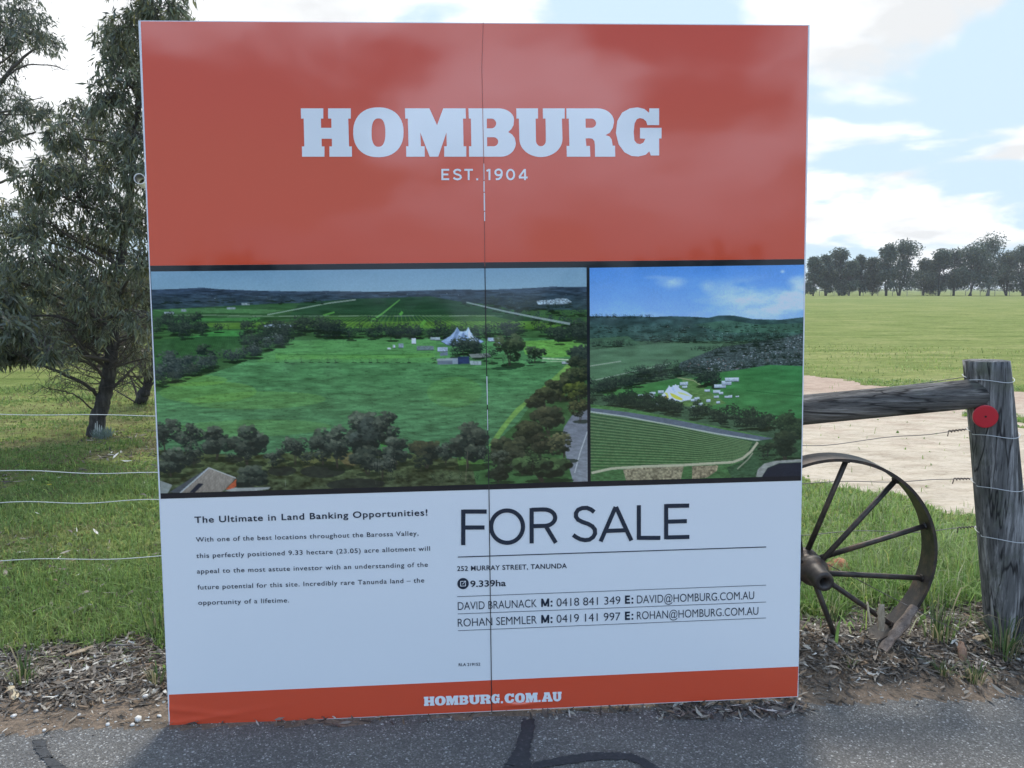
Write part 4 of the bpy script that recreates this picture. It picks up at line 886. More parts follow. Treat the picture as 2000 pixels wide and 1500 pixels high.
for k in range(11):
    a = R_(90 - (6 + 32.73*k)); c, s = math.cos(a), math.sin(a); y0 = -.042 if k % 2 else .044
    p0 = np.array([hubdx + .045*c, y0, hubdz + .045*s]); p1 = np.array([(RW-.014)*c, -.012 + .012*(k % 2), (RW-.014)*s])
    b = MB(); b.tube([p0, p0*.5+p1*.5, p1], [.0125, .0115, .0115], 10)
    sp = b.build('spoke', M_IRON, wheel, True)
    b = MB(); b.tube([p1 - (p1-p0)*.018, p1 - (p1-p0)*.002], .017, 6); b.build('spoke_nut', M_IRON, sp)
# ------------------------------------------------------------------ gum trees
M_LEAF = leaf_mat('gum_leaves', .46, .36, .6); M_FARLEAF = leaf_mat('far_gum_leaves', .32, .6, .3)
def m_bark(name, a, b2, c):
    m, nt, b = mat(name); n = noise(nt, 1, 8, .65, stretch=(22, 22, 5)); nt.links.new(ramp(nt, n, [(.32, a), (.52, b2), (.7, c)]), b.inputs['Base Color'])
    b.inputs['Roughness'].default_value = .95; bump(nt, b, n, 1, .02); return m
M_BARK = m_bark('gum_bark', (.022,.019,.018), (.055,.048,.044), (.13,.115,.105)); M_TWIG = simple('twig', (.075,.062,.052), .9); M_PALE = simple('pale_bark', (.26,.24,.21), .9)
def leaves(P, D, ln, wd, col, rg, name, mt, parent):
    """one thin lens-shaped, slightly folded leaf per point P hanging along D"""
    n = len(P); D = D/np.linalg.norm(D, axis=1)[:, None]; a = rg.normal(0, 1, (n, 3)); s = np.cross(D, a); s /= np.linalg.norm(s, axis=1)[:, None]; f = np.cross(D, s)
    ln = ln[:, None]; wd = wd[:, None]; bend = rg.normal(0, .12, (n, 1))*ln
    V = np.stack([P, P + D*ln*.38 + s*wd*.5 + f*wd*.12 + f*bend*.4, P + D*ln*.38 - s*wd*.5 + f*wd*.12 + f*bend*.4, P + D*ln + f*bend*1.6, P + D*ln*.4 + f*bend*.4], 1).reshape(-1, 3)
    i = np.arange(n)[:, None]*5; F = np.concatenate([i+[0, 4, 1], i+[0, 2, 4], i+[1, 4, 3], i+[4, 2, 3]], 1).reshape(-1, 3)
    C = np.repeat(col, 5, axis=0); return link(name, np_mesh(name, V, F, C), mt, parent)
def leaf_cols(n, rg, base=(.050,.066,.040), var=.35):
    c = np.array(base)[None]*(1 + rg.normal(0, var, (n, 1)).clip(-.6, 1.1)); w_ = rg.random((n, 1)); c = np.where(w_ > .88, c*[1.5, 1.25, .9], c); c = np.where(w_ < .12, c*[1.0, 1.05, 1.35], c); return c.clip(.008, .4)
def curve_pts(P, k=6):
    P = [np.array(p, float) for p in P]; out = []
    for i in range(len(P)-1):
        p0 = P[max(i-1, 0)]; p1, p2 = P[i], P[i+1]; p3 = P[min(i+2, len(P)-1)]
        for t in np.linspace(0, 1, k, endpoint=False): out.append(.5*((2*p1)+(-p0+p2)*t+(2*p0-5*p1+4*p2-p3)*t*t+(-p0+3*p1-3*p2+p3)*t**3))
    out.append(P[-1]); return out
def gum(name, label, trunk, rads, clumps, limbs, seed, leaf=.10, nleaf=700, base=(.050,.066,.040), bark=None, cat='tree', group=None, twr=.0028, bare=()):
    """trunk: world points; clumps: (world centre, radius, density); limbs: extra bare branches (points, r0)"""
    rg = np.random.default_rng(seed); o0 = np.array(trunk[0], float)
    t = empty(name, tuple(o0), label=label, cat=cat, group=group); tp = curve_pts(trunk, 8); rr = np.interp(np.linspace(0, 1, len(tp)), np.linspace(0, 1, len(rads)), rads)
    b = MB(); tpj = [p - o0 + rg.normal(0, .006, 3)*(i > 2) for i, p in enumerate(tp)]; b.tube(tpj, list(rr), 14); b.build('trunk', bark or M_BARK, t, True)
    br = MB(); LP = []; LD = []; tips = []
    tpa = np.array(tp)
    for pts, r0 in limbs:
        c = curve_pts(pts, 6); n = len(c); br.tube([p-o0 + rg.normal(0, .004, 3) for p in c], list(np.linspace(r0, r0*.3, n)), 6)
        for j in range(n//3, n):
            for _ in range(2):
                d = rg.normal(0, 1, 3)*[1, 1, .8]; d /= np.linalg.norm(d); L = rg.uniform(.08, .3); q = c[j] + d*L*.5 + rg.normal(0, .02, 3); e = c[j] + d*L; br.tube([c[j]-o0, q-o0, e-o0], [twr, twr*.8, twr*.5], 3, False)
    for cen, R, dens in clumps:
        cen = np.array(cen, float); dd = np.linalg.norm((tpa - cen)*[1, 1, .8] + [0, 0, .35*R*2], axis=1); cand = np.where(tpa[:, 2] < cen[2] + .1)[0]; cand = cand if len(cand) else np.arange(len(tpa)//2)
        k = cand[np.argmin(dd[cand])]; A = tpa[k]; mid = (A+cen)/2 + rg.normal(0, .08, 3)*np.linalg.norm(cen-A) + [0, 0, .08*np.linalg.norm(cen-A)]
        c = curve_pts([A, mid, cen], 7); r0 = min(rr[k]*.5, .012 + .012*np.linalg.norm(cen-A)); br.tube([p-o0 for p in c], list(np.linspace(r0, .006, len(c))), 6, False)
        nt_ = int(26*max(dens, .35)); per = max(1, int(nleaf*dens/nt_))
        for _ in range(nt_):
            d = rg.normal(0, 1, 3); d /= np.linalg.norm(d); rad = R*rg.uniform(.25, 1)**.6; e = cen + d*rad*[1, 1, .85]; s0 = c[-1 - rg.integers(0, 5)]; q = (s0+e)/2 + rg.normal(0, .05, 3) + [0, 0, .04]
            e2 = e + np.array([d[0]*.3, d[1]*.3, -.6])*R*.28
            br.tube([s0-o0, q-o0, e-o0, e2-o0], [twr*1.6, twr*1.3, twr, twr*.5], 3, False)
            tt = rg.random(per)**.8; seg = np.where(tt[:, None] < .5, q + (e-q)*(tt[:, None]*2), e + (e2-e)*((tt[:, None]-.5)*2))
            LP.append(seg + rg.normal(0, R*.12, (per, 3))); LD.append(np.array([0, 0, -1.]) + rg.normal(0, .55, (per, 3)) + d*.25)
    br.build('branches', M_TWIG if bark is None else bark, t, True)
    P = np.concatenate(LP) - o0; D = np.concatenate(LD); n = len(P); ln = leaf*rg.uniform(.55, 1.25, n); leaves(P, D, ln, ln*rg.uniform(.15, .24, n), leaf_cols(n, rg, base), rg, 'leaves', M_LEAF, t); return t
# the leaning gum left of the board
rgx = np.random.default_rng(5); D1 = 8.3
def P1(px, py, dy=0.0): return at_y(px, py, D1 + dy)
tr = [at_ground(184, 852, .0), P1(193,812), P1(204,774), P1(214,720), P1(220,660), P1(226,600), P1(232,540,.1), P1(244,450,.15), P1(258,340,.1), P1(268,220), P1(282,100), P1(300,-20), P1(312,-110)]
cl = []
for (x, y, r, dn) in ((262,52,46,1),(318,18,42,1),(232,100,46,.9),(300,95,50,1),(212,60,30,.4),(350,40,34,.7),(250,160,52,1),(205,190,44,.9),(300,180,50,1),(165,225,40,.9),(225,250,56,1.1),(280,270,56,1.1),(120,265,36,.8),(170,300,56,1.1),(240,330,60,1.1),(295,350,45,1),(110,335,44,1),(70,360,40,.9),(150,380,60,1.2),(215,410,62,1.2),(275,430,55,1.2),(40,410,48,.9),(95,430,56,1),(15,460,46,.9),(155,460,60,1.2),(220,490,60,1.1),(60,500,58,.9),(120,530,58,.9),(280,510,50,1),(10,540,50,.7),(180,555,54,.9),(250,570,46,.8),(75,580,52,.6),(130,610,46,.45),(25,620,44,.5),(190,625,42,.4),(95,650,40,.35),(275,620,40,.35),(150,670,40,.22),(60,672,34,.35),(210,680,40,.18),(260,690,44,.22),(120,700,34,.15),(285,700,36,.2),(240,640,50,.35),(170,640,46,.3),(290,650,44,.35),
   (350,120,50,1),(370,220,60,1),(360,330,60,1),(350,440,60,.9),(340,-60,60,1),(280,-70,55,.9),(240,-40,40,.7),(410,150,50,.8),(420,290,50,.8)):
    dy = rgx.normal(0, .55); c = at_y(x, y, D1 + dy); cl.append((c, r/FPX*(D1+dy)*1.08, dn))
lim = [([P1(192,774), P1(170,753,-.1), P1(120,729,-.2), P1(75,711,-.3), P1(54,702,-.35), P1(20,690,-.4)], .022), ([P1(216,762), P1(236,742,.1), P1(252,728,.2), P1(280,700,.4)], .018), ([P1(180,798), P1(150,774,-.2), P1(120,764,-.3), P1(84,756,-.4)], .009),
   ([P1(204,735), P1(168,702,.1), P1(99,678,.2), P1(60,660,.2)], .014), ([P1(222,630), P1(240,612), P1(261,594), P1(290,560)], .026), ([P1(214,720), P1(170,690,-.3), P1(140,650,-.4), P1(110,610,-.4)], .014), ([P1(217,690), P1(250,660,.3), P1(285,640,.4)], .012), ([P1(210,745), P1(180,715,-.3), P1(150,700,-.5), P1(128,668,-.6)], .01), ([P1(222,640), P1(190,610,.2), P1(150,570,.3)], .02), ([P1(213,728), P1(240,690,-.2), P1(262,655,-.3)], .009), ([P1(205,760), P1(240,752,-.1), P1(275,735,-.2)], .007)]
for k in range(34):
    ty = rgx.uniform(585, 775); tx_ = np.interp(ty, [540, 600, 660, 720, 774], [232, 226, 220, 214, 204]); sd_ = -1 if rgx.random() < .58 else 1; L = rgx.uniform(35, 130) if sd_ < 0 else rgx.uniform(30, 85); up = rgx.uniform(-.05, .75)*L; dz = rgx.normal(0, .5)
    lim.append(([P1(tx_, ty), P1(tx_+sd_*L*.5, ty-up*.35-rgx.normal(0, 4), dz*.5), P1(tx_+sd_*L, ty-up, dz)], rgx.uniform(.004, .009)))
gum('gum_tree', 'leaning dark trunked gum tree with drooping leaves just left of the board', tr, [.088, .080, .074, .068, .060, .055, .05, .044, .038, .03, .022, .012, .006], cl, lim, 11, .094, 800, (.150,.170,.105))
# small bare tree behind it, at the edge of the board
D2 = 10.5
def P2(px, py, dy=0.0): return at_y(px, py, D2 + dy)
lim = [([P2(264,786), P2(245,774), P2(225,762), P2(205,742)], .012)]
for k in range(16):
    a = -70 + 140*k/15 + rgx.normal(0, 4); L = rgx.uniform(70, 170); s = P2(283+rgx.normal(0, 5), 770-rgx.uniform(0, 40)); ex = 285 + L*math.sin(R_(a))*.75; ey = 760 - L*math.cos(R_(a))
    lim.append(([s, P2(285+(ex-285)*.45+rgx.normal(0, 6), 760+(ey-760)*.5, rgx.normal(0, .15)), P2(ex, ey, rgx.normal(0, .4))], rgx.uniform(.008, .016)))
cl = [(P2(x, y, rgx.normal(0, .3)), r/FPX*D2, d) for x, y, r, d in ((255,660,40,.22),(290,630,45,.3),(230,700,32,.12),(300,700,40,.2),(340,640,45,.35),(330,570,50,.4),(285,580,45,.35))]
gum('bare_tree', 'small bare twiggy tree forking low, half hidden behind the left edge of the board', [at_ground(273,790), P2(280,772), P2(289,752), P2(297,715), P2(303,660), P2(310,590)], [.085,.075,.05,.035,.022,.01], cl, lim, 23, .08, 420, (.075,.07,.045))
# big gum whose crown enters at the top left
D3 = 14.0
def P3(px, py, dy=0.0): return at_y(px, py, D3 + dy)
cl = [(P3(x, y, rgx.normal(0, .8)), r/FPX*D3*1.05, d) for x, y, r, d in ((20,50,46,1.1),(62,62,40,1),(95,84,26,.6),(12,100,40,1),(50,20,30,.8),(10,-10,50,1),(-40,40,60,1),(20,196,36,.9),(58,212,32,.8),(92,222,20,.5),(-10,230,45,.9),(18,258,34,.8),(8,308,26,.5),(-40,150,60,1),(-60,260,70,1),(-60,-40,70,1),(-90,80,70,1),(30,330,18,.3))]
lim = [([P3(-120,300), P3(-40,215), P3(10,150), P3(40,118), P3(75,90)], .05), ([P3(-60,250), P3(0,165), P3(45,130), P3(100,128), P3(125,136)], .02), ([P3(-110,330), P3(-20,290), P3(40,268), P3(70,258)], .045), ([P3(-120,420), P3(-30,370), P3(30,346), P3(60,344)], .035), ([P3(-30,285), P3(30,210), P3(85,190)], .018)]
gum('gum_tree', 'tall gum tree whose thin topped crown reaches in at the top left corner', [at_y(-150,700,D3)*np.array([1,1,0]), P3(-148,600), P3(-140,480), P3(-125,360), P3(-105,240), P3(-90,120), P3(-80,0)], [.2,.18,.16,.13,.1,.07,.03], cl, lim, 31, .11, 760, (.110,.128,.092))
# low branch of another gum hanging in at the left edge
D4 = 6.6
def P4(px, py, dy=0.0): return at_y(px, py, D4 + dy)
cl = [(P4(x, y, rgx.normal(0, .25)), r/FPX*D4, d) for x, y, r, d in ((8,590,34,.4),(40,600,26,.3),(15,640,36,.5),(50,645,26,.35),(18,685,26,.5),(60,690,22,.4),(80,668,20,.3),(-40,600,60,.7),(-50,680,50,.7),(-60,500,60,.7),(95,690,14,.25))]
lim = [([P4(-160,560), P4(-80,590), P4(0,615), P4(60,650), P4(92,690)], .02), ([P4(-80,600), P4(0,660), P4(60,705)], .01)]
gum('gum_tree', 'gum tree standing out of frame, its dark low foliage drooping in at the left edge', [at_y(-200,800,D4)*np.array([1,1,0]), P4(-195,700), P4(-180,600), P4(-165,450), P4(-150,250), P4(-140,50)], [.13,.12,.1,.08,.06,.02], cl, lim, 41, .11, 620, (.125,.145,.09))

# ---- trees further off on the left, beyond the gum
def far_tree(name, label, x, Y, H, W, lean=0, seed=0, stems=3, low=.25, pale=False, leafsz=None, nl=2600, group=None, base=(.046,.060,.042), lobes=9):
    rg = np.random.default_rng(seed); o = empty(name, (x, Y, float(height(x, Y)) if Y < 60 else 0), label=label, cat='tree', group=group); b = MB(); L = []
    for k in range(lobes):
        an = rg.uniform(0, 6.283); r = math.sqrt(rg.uniform(0, 1)); h = H*(low + (1-low)*rg.uniform(.12, .92)); prof = math.sin(math.pi*np.clip((h/H-low)/(1-low)*.8+.22, 0, 1))**.7
        L.append((np.array([lean*h/H + W*.36*r*math.cos(an)*prof, W*.36*r*math.sin(an)*prof, h]), W*rg.uniform(.20, .33)))
    L.append((np.array([lean, 0, H*.86]), W*.2)); L.append((np.array([lean*.6-W*.26, 0, H*(low+.30)]), W*.24)); L.append((np.array([lean*.6+W*.26, 0, H*(low+.34)]), W*.24))
    for s in range(stems):
        a = rg.normal(0, .16*W, 2); top = np.array([a[0]*1.3 + lean*.8, a[1], H*rg.uniform(.6, .8)]); r0 = H*.016*rg.uniform(.7, 1.2); q = np.array([a[0]*.45, a[1]*.4, H*.26])
        b.tube(curve_pts([(rg.normal(0, .02*W), 0, -.1), q, top], 5), list(np.linspace(r0, r0*.25, 11)), 5)
        for c, R in L:
            if rg.random() < .45: b.tube(curve_pts([q*(1-.3)+top*.3, (q+c)/2 + [0, 0, .05*H], c], 4), list(np.linspace(r0*.4, r0*.12, 9)), 4, False)
    b.build('trunk', M_PALE if pale else M_BARK, o, True); P = []; wts = np.array([R**2 for c, R in L]); cnt = (nl*wts/wts.sum()).astype(int)
    for (c, R), k in zip(L, cnt):
        d = rg.normal(0, 1, (k, 3)); d /= np.linalg.norm(d, axis=1)[:, None]; rad = R*rg.uniform(0, 1, (k, 1))**.45; P.append(c + d*rad*[1, 1, .8])
    P = np.concatenate(P); n = len(P); ls = (leafsz or H*.045)*rg.uniform(.6, 1.3, n); D = rg.normal(0, 1, (n, 3))*[1, 1, .8] + [0, 0, -.7]
    leaves(P, D, ls, ls*rg.uniform(.35, .55, n), leaf_cols(n, rg, base, .3), rg, 'crown', M_FARLEAF, o); return o
G = 'trees along the far side of the paddock'
YF = 168.0
ROW = [(130,55,240,'first tree of the far row from the board, dark and rounded', 0),(205,52,213,'small round topped tree in the far row, left of the broad dark one', 0),(295,78,188,'broad dark tree in the far row with a domed crown, left half of the row', 0),(360,50,255,'low dark tree squeezed against the right side of the domed broad tree', 0),(430,48,226,'thin crowned tree in the far row left of the tall twin topped tree', 0),(510,56,244,'low spreading many stemmed tree left of the tall twin topped tree', 0),(600,58,146,'tall narrow left half of the twin topped pair in the far row', 0),(690,100,140,'tall wide right half of the twin topped pair in the far row', 26),(845,70,256,'low open tree standing alone right of the twin topped pair', 0),(940,74,194,'dark domed tree with a forked trunk near the middle right of the far row', 0),(1040,66,196,'dense dark tree between the forked domed tree and the tallest tree', 0),(1150,96,178,'dense dark bulky tree beneath the left side of the tallest tree', 0),(1262,120,98,'tallest tree of the far row, with a slanting pale trunk', 18),(1385,62,205,'slim tree just right of the tallest tree in the far row', 0),(1495,84,150,'large dark tree of the far row at the right edge', 0)]
for i, (zx, wd, top, lab, ln) in enumerate(ROW):
    px = 1550 + .3*zx; py = 430 + .3*top; Y = YF + ((i*37) % 11 - 5)*.8; x = ray(px, 578)[0]/ray(px, 578)[1]*Y; H = at_y(px, py, Y)[2]
    W = wd*2*.3/FPX*Y*1.25
    far_tree('gum_tree', lab, x, Y, H, W, ln*.3/FPX*Y, 200+i, 4 if not i == 12 else 2, .02 if H < 9.5 else .07, i == 12, .46, 6200, G, (.085,.112,.082), 15)
for i, (px, H) in enumerate(((2030, 11), (2090, 9), (1540, 9))):
    Y = YF+2; x = ray(px, 578)[0]/ray(px, 578)[1]*Y
    if i == 2: continue
    far_tree('gum_tree', ('tree of the far row just past the right edge, next to the large dark one', 'outermost tree of the far row beyond the right edge')[i], x, Y, H, 9, 0, 300+i, 3, .12, False, .46, 3600, G, (.100,.120,.106))
LG = 'trees behind the leaning gum'
for i, (px, py, base, Y, wd, lab, col) in enumerate(((20,505,672,17,190,'dark bushy tree far behind the foliage at the left edge', (.12,.135,.08)),(130,540,668,20,180,'bushy tree behind the bare lower branches of the leaning gum', (.17,.17,.10)),(225,545,664,18,170,'brownish green tree directly behind the trunk of the leaning gum', (.12,.115,.075)),(312,520,668,17,170,'olive tree behind the small bare tree beside the board', (.165,.165,.105)))):
    x = ray(px, 600)[0]/ray(px, 600)[1]*Y; H = at_y(px, py, Y)[2]; W = wd/FPX*Y
    far_tree('bushy_tree', lab, x, Y, H, W, 0, 400+i, 4, .04, False, .10, 7500, LG, col, 16)
# post and wire fence in front of the far row
fp = MB(); o = empty('far_fence', (20, YF-4, 0), label='thin post and wire fence under the far row of trees', cat='fence')
for i in range(30):
    x = 28 + i*3.1; b = MB(); b.tube([(x-20, 0, -.1), (x-20+.02*math.sin(i*3), 0, 1.25)], .06, 5); b.build('post', M_PALE, o)
for z in (.45, .8, 1.15):
    b = MB(); b.tube([(5, .07, z), (101, .07, z)], .012, 4); b.build('wire', M_WIRE, o)

# the far wood seen between the trunks of the row
rg = np.random.default_rng(77); n = 34000; X = rg.uniform(-420, 420, n); Yw = 430 + rg.normal(0, 6, n); top = 6.5 + 5*fbm(X*.07, X*0, 5, 3); Z = rg.uniform(0, 1, n)**.8*top
ls = rg.uniform(.5, 1.1, n); D = rg.normal(0, 1, (n, 3)); o = leaves(np.stack([X, Yw, Z], 1), D, ls*1.3, ls, leaf_cols(n, rg, (.09,.115,.095), .25), rg, 'distant_wood', M_FARLEAF, None); o['kind'] = 'stuff'
# ------------------------------------------------------------------ grass, litter, stones
M_GRASS = leaf_mat('grass', .48, .55, .3); M_LITTER = leaf_mat('leaf_litter', .08, .75, .25)
def blades(name, X, Y, hgt, wid, col, rg, lean=.35, mt=M_GRASS):
    n = len(X); Z = height(X, Y) - .004; a = rg.uniform(0, 2*math.pi, n); d = np.stack([np.cos(a), np.sin(a), np.zeros(n)], 1); s = np.stack([-np.sin(a + rg.normal(0, .5, n)), np.cos(a), np.zeros(n)], 1)
    B = np.stack([X, Y, Z], 1); h = hgt[:, None]; w_ = wid[:, None]; l = np.abs(rg.normal(0, lean, (n, 1)))*h; up = np.array([[0, 0, 1.]])
    V = np.stack([B - s*w_*.5, B + s*w_*.5, B + up*h*.6 + d*l*.35 - s*w_*.42, B + up*h*.6 + d*l*.35 + s*w_*.42, B + up*h*(1-.25*np.minimum(l/h, 1.5)) + d*l*1.2], 1).reshape(-1, 3)
    i = np.arange(n)[:, None]*5; F = np.concatenate([i+[0, 1, 3], i+[0, 3, 2], i+[2, 3, 4]], 1).reshape(-1, 3); C = np.repeat(col, 5, 0)
    shade = np.tile(np.array([.75, .75, 1, 1, 1.1])[:, None], (n, 1)); o = link(name, np_mesh(name, V, F, C), mt); o['kind'] = 'stuff'; return o
def scatter_polar(n, r0, r1, rg, hidden=.18):
    a = rg.uniform(-R_(37.5), R_(37.5), n); r = r0*(r1/r0)**rg.random(n); X = r*np.sin(a); Y = r*np.cos(a)
    px = 1000 + FPX*X/(Y*math.cos(PITCH)+CAM_H*math.sin(PITCH)); keep = (px < 345) | (px > 1540) | (rg.random(n) < hidden); return X[keep], Y[keep]
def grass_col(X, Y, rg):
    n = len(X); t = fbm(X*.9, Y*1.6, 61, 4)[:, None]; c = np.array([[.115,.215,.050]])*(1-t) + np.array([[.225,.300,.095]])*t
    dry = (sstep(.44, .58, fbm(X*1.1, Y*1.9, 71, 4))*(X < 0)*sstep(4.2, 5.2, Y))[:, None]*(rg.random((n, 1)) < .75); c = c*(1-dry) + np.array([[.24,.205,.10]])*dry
    c = c*np.where(X > .8, 1.35, 1.05)[:, None]  # right-hand blades coloured brighter, the backlit glow put into their colour
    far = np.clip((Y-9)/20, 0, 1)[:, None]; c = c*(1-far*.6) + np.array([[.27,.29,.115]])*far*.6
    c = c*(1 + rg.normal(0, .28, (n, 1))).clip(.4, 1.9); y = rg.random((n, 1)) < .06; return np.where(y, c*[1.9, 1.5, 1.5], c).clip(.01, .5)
rg = np.random.default_rng(99)
X, Y = scatter_polar(300000, 3.1, 15, rg); k = klass(X, Y); e = Y - path_edge(X)
keep = (k == 2) | ((k == 3) & (rg.random(len(X)) < .006)) | ((k == 1) & (rg.random(len(X)) < .03*sstep(.3, .6, e)))
dry = sstep(.44, .58, fbm(X*1.1, Y*1.9, 71, 4))*(X < 0)*sstep(4.2, 5.2, Y); keep &= rg.random(len(X)) > dry*.72
X, Y = X[keep], Y[keep]; n = len(X); r = np.hypot(X, Y); tall = 1 + 1.0*sstep(.52, .7, fbm(X*1.3, Y*1.3, 41, 3)) + 1.1*((X > 1.0) & (Y < 4.6))*(.4+rg.random(n)) + .35*(Y < 4.2)
tall *= np.where(Y > 6, .7, 1)
h = .055*tall*rg.uniform(.5, 1.35, n); wd = .0032*(r/3.5)**.75*rg.uniform(.6, 1.5, n); br = rg.random(n) < .34; h = np.where(br, h*.5, h); wd = np.where(br, wd*3.0, wd)
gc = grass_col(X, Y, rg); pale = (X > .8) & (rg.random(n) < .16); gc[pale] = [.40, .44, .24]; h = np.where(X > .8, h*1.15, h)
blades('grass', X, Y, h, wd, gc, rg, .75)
# tufts out across the paddock
a = rg.uniform(R_(15), R_(38), 9000); r = 9*(24/9)**rg.random(9000); X = r*np.sin(a); Y = r*np.cos(a); k = klass(X, Y) == 2; X, Y, r = X[k], Y[k], r[k]
cl_ = fbm(X*.35, Y*.8, 88, 3); kk = rg.random(len(X)) < .25 + 1.2*sstep(.5, .66, cl_); X, Y, r = X[kk], Y[kk], r[kk]; n = len(X)
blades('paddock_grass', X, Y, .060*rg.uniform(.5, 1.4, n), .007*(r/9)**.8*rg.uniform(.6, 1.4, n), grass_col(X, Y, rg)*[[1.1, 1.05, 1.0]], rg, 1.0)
# strappy green and dry tufts in the litter
def tuft(name, spots, label, cat, group, hgt, col, seed, nb=60, rad=.05, lean=.7, wd=.004):
    rg = np.random.default_rng(seed)
    for (px, py, lab, sc) in spots:
        p = at_ground(px, py, .015); z0 = float(height(p[0], p[1])); n = int(nb*sc); a = rg.uniform(0, 6.283, n); rr = rad*sc*np.sqrt(rg.random(n)); X = rr*np.cos(a); Y = rr*np.sin(a); h = hgt*sc*rg.uniform(.45, 1.2, n); w_ = wd*rg.uniform(.7, 1.4, n); c = np.array(col)[None]*(1+rg.normal(0, .3, (n, 1))).clip(.4, 2); dryb = rg.random((n, 1)) < .25; c = np.where(dryb, [[.30,.26,.15]], c)
        d = np.stack([np.cos(a + rg.normal(0, .5, n)), np.sin(a + rg.normal(0, .5, n)), np.zeros(n)], 1); s = np.stack([-d[:, 1], d[:, 0], d[:, 2]], 1); B = np.stack([X, Y, np.zeros(n)-.01], 1); l = np.abs(rg.normal(lean*.6, lean*.5, (n, 1)))*h[:, None]; H = h[:, None]; W = w_[:, None]; up = np.array([[0, 0, 1.]])
        V = np.stack([B-s*W*.5, B+s*W*.5, B+up*H*.45+d*l*.22-s*W*.5, B+up*H*.45+d*l*.22+s*W*.5, B+up*H*.8+d*l*.65-s*W*.35, B+up*H*.8+d*l*.65+s*W*.35, B+up*H*(.95-.3*np.minimum(l/H, 1.6))+d*l*1.25], 1).reshape(-1, 3)
        i = np.arange(n)[:, None]*7; F = np.concatenate([i+[0,1,3], i+[0,3,2], i+[2,3,5], i+[2,5,4], i+[4,5,6]], 1).reshape(-1, 3)
        o = link(name, np_mesh(name, V, F, np.repeat(c, 7, 0).clip(.01, .5)), M_GRASS); o.location = (p[0], p[1], z0); tag(o, lab, cat, group)
tuft('grass_tuft', [(1832,1268,'strappy dark green grass tuft at the right foot of the iron wheel',1.15),(1613,1205,'upright bright green grass tuft below the wheel hub',.8),(1905,1330,'sparse green tuft growing out of the leaf litter below the wheel and post',.6),(1842,1322,'small yellowish tuft in the litter in front of the wheel',.5),(1960,1290,'bent dry grass tuft at the foot of the fence post',1.1),(310,1240,'pale strappy grass tuft against the left edge of the board',1.0),(305,1330,'low green tuft on bare soil beside the lower left edge of the board',.55),(45,1330,'sparse weedy tuft among the litter near the left edge',.8),(1660,1315,'tiny yellow green seedling in the litter right of the board',.3)], '', 'grass tuft', 'grass tufts on the verge', .17, (.085,.135,.045), 12)
# silver spiky plant at the foot of the leaning gum
rg = np.random.default_rng(3); p = at_ground(192, 856); sp = empty('silver_plant', (p[0], p[1], float(height(p[0], p[1]))), label='silvery green spiky plant at the foot of the leaning gum', cat='plant')
m_, nt_, b_ = mat('silver_leaves'); b_.inputs['Base Color'].default_value = (.20,.25,.21,1); b_.inputs['Roughness'].default_value = .8
b = MB()
for i in range(90):
    a = rg.uniform(0, 6.28); r = .09*math.sqrt(rg.random()); q = np.array([.05+r*math.cos(a), r*math.sin(a), 0]); t = q + [rg.normal(0, .03), rg.normal(0, .03), rg.uniform(.05, .13)]; b.tube([q, (q+t)/2, t], [.004, .0045, .001], 4)
b.build('foliage', m_, sp); M_SPK = simple('pale_spike', (.55,.55,.52), .8)
for dx, h in ((-.03,.10),(-.012,.17),(.008,.19),(.03,.15),(.05,.14)):
    b = MB(); b.tube([(dx, -.03, 0), (dx+.003, -.03, h*.6), (dx+.008, -.03, h)], [.003, .007, .003], 5); b.build('flower_spike', M_SPK, sp)

# ---- fallen gum leaves: far too many to count
def litter(name, X, Y, rg, ln=(.020, .068), dark=.0, zlift=.012):
    n = len(X); a = rg.uniform(0, 6.283, n); L = rg.uniform(*ln, n)*.5; W = L*rg.uniform(.11, .24, n); tilt = rg.normal(0, .22, n); roll = rg.normal(0, .5, n); curl = rg.normal(0, .35, n)
    Z = height(X, Y) + .003 + zlift*rg.random(n)**1.3; D = np.stack([np.cos(a)*np.cos(tilt), np.sin(a)*np.cos(tilt), np.sin(tilt)], 1); S0 = np.stack([-np.sin(a), np.cos(a), np.zeros(n)], 1); U = np.cross(D, S0); S_ = S0*np.cos(roll)[:, None] + U*np.sin(roll)[:, None]; N = np.cross(D, S_)
    B = np.stack([X, Y, Z], 1); L = L[:, None]; W = W[:, None]; cu = curl[:, None]*L
    sw = S_*(curl[:, None]*L*.5)
    V = np.stack([B-D*L+N*cu*.5+sw, B-D*L*.3+S_*W, B-D*L*.3-S_*W, B+D*L*.35+S_*W*.85, B+D*L*.35-S_*W*.85, B+D*L+N*cu*.5+sw], 1).reshape(-1, 3)
    V[:, 2] = np.maximum(V[:, 2], height(V[:, 0], V[:, 1]) + .001)
    i = np.arange(n)[:, None]*6; F = np.concatenate([i+[0,2,1], i+[1,2,4], i+[1,4,3], i+[3,4,5]], 1).reshape(-1, 3)
    t = rg.random(n); pal = np.array([(.075,.062,.050),(.15,.125,.10),(.235,.20,.165),(.33,.29,.235),(.56,.53,.47),(.22,.155,.10)]); idx = np.searchsorted([.34,.58,.74,.85,.92], t); c = pal[idx]*(1+rg.normal(0, .15, (n, 1))).clip(.6, 1.5)*(1-dark)
    o = link(name, np_mesh(name, V, F, np.repeat(c, 6, 0)), M_LITTER); o['kind'] = 'stuff'; return o
def band(n, x0, x1, e0, e1, rg, fall=None):
    X = rg.uniform(x0, x1, n); e = rg.uniform(e0, e1, n); k = np.ones(n, bool) if fall is None else rg.random(n) < fall(X, e); return X[k], (path_edge(X)+e)[k]
rg = np.random.default_rng(123)
Xs, Ys = [], []
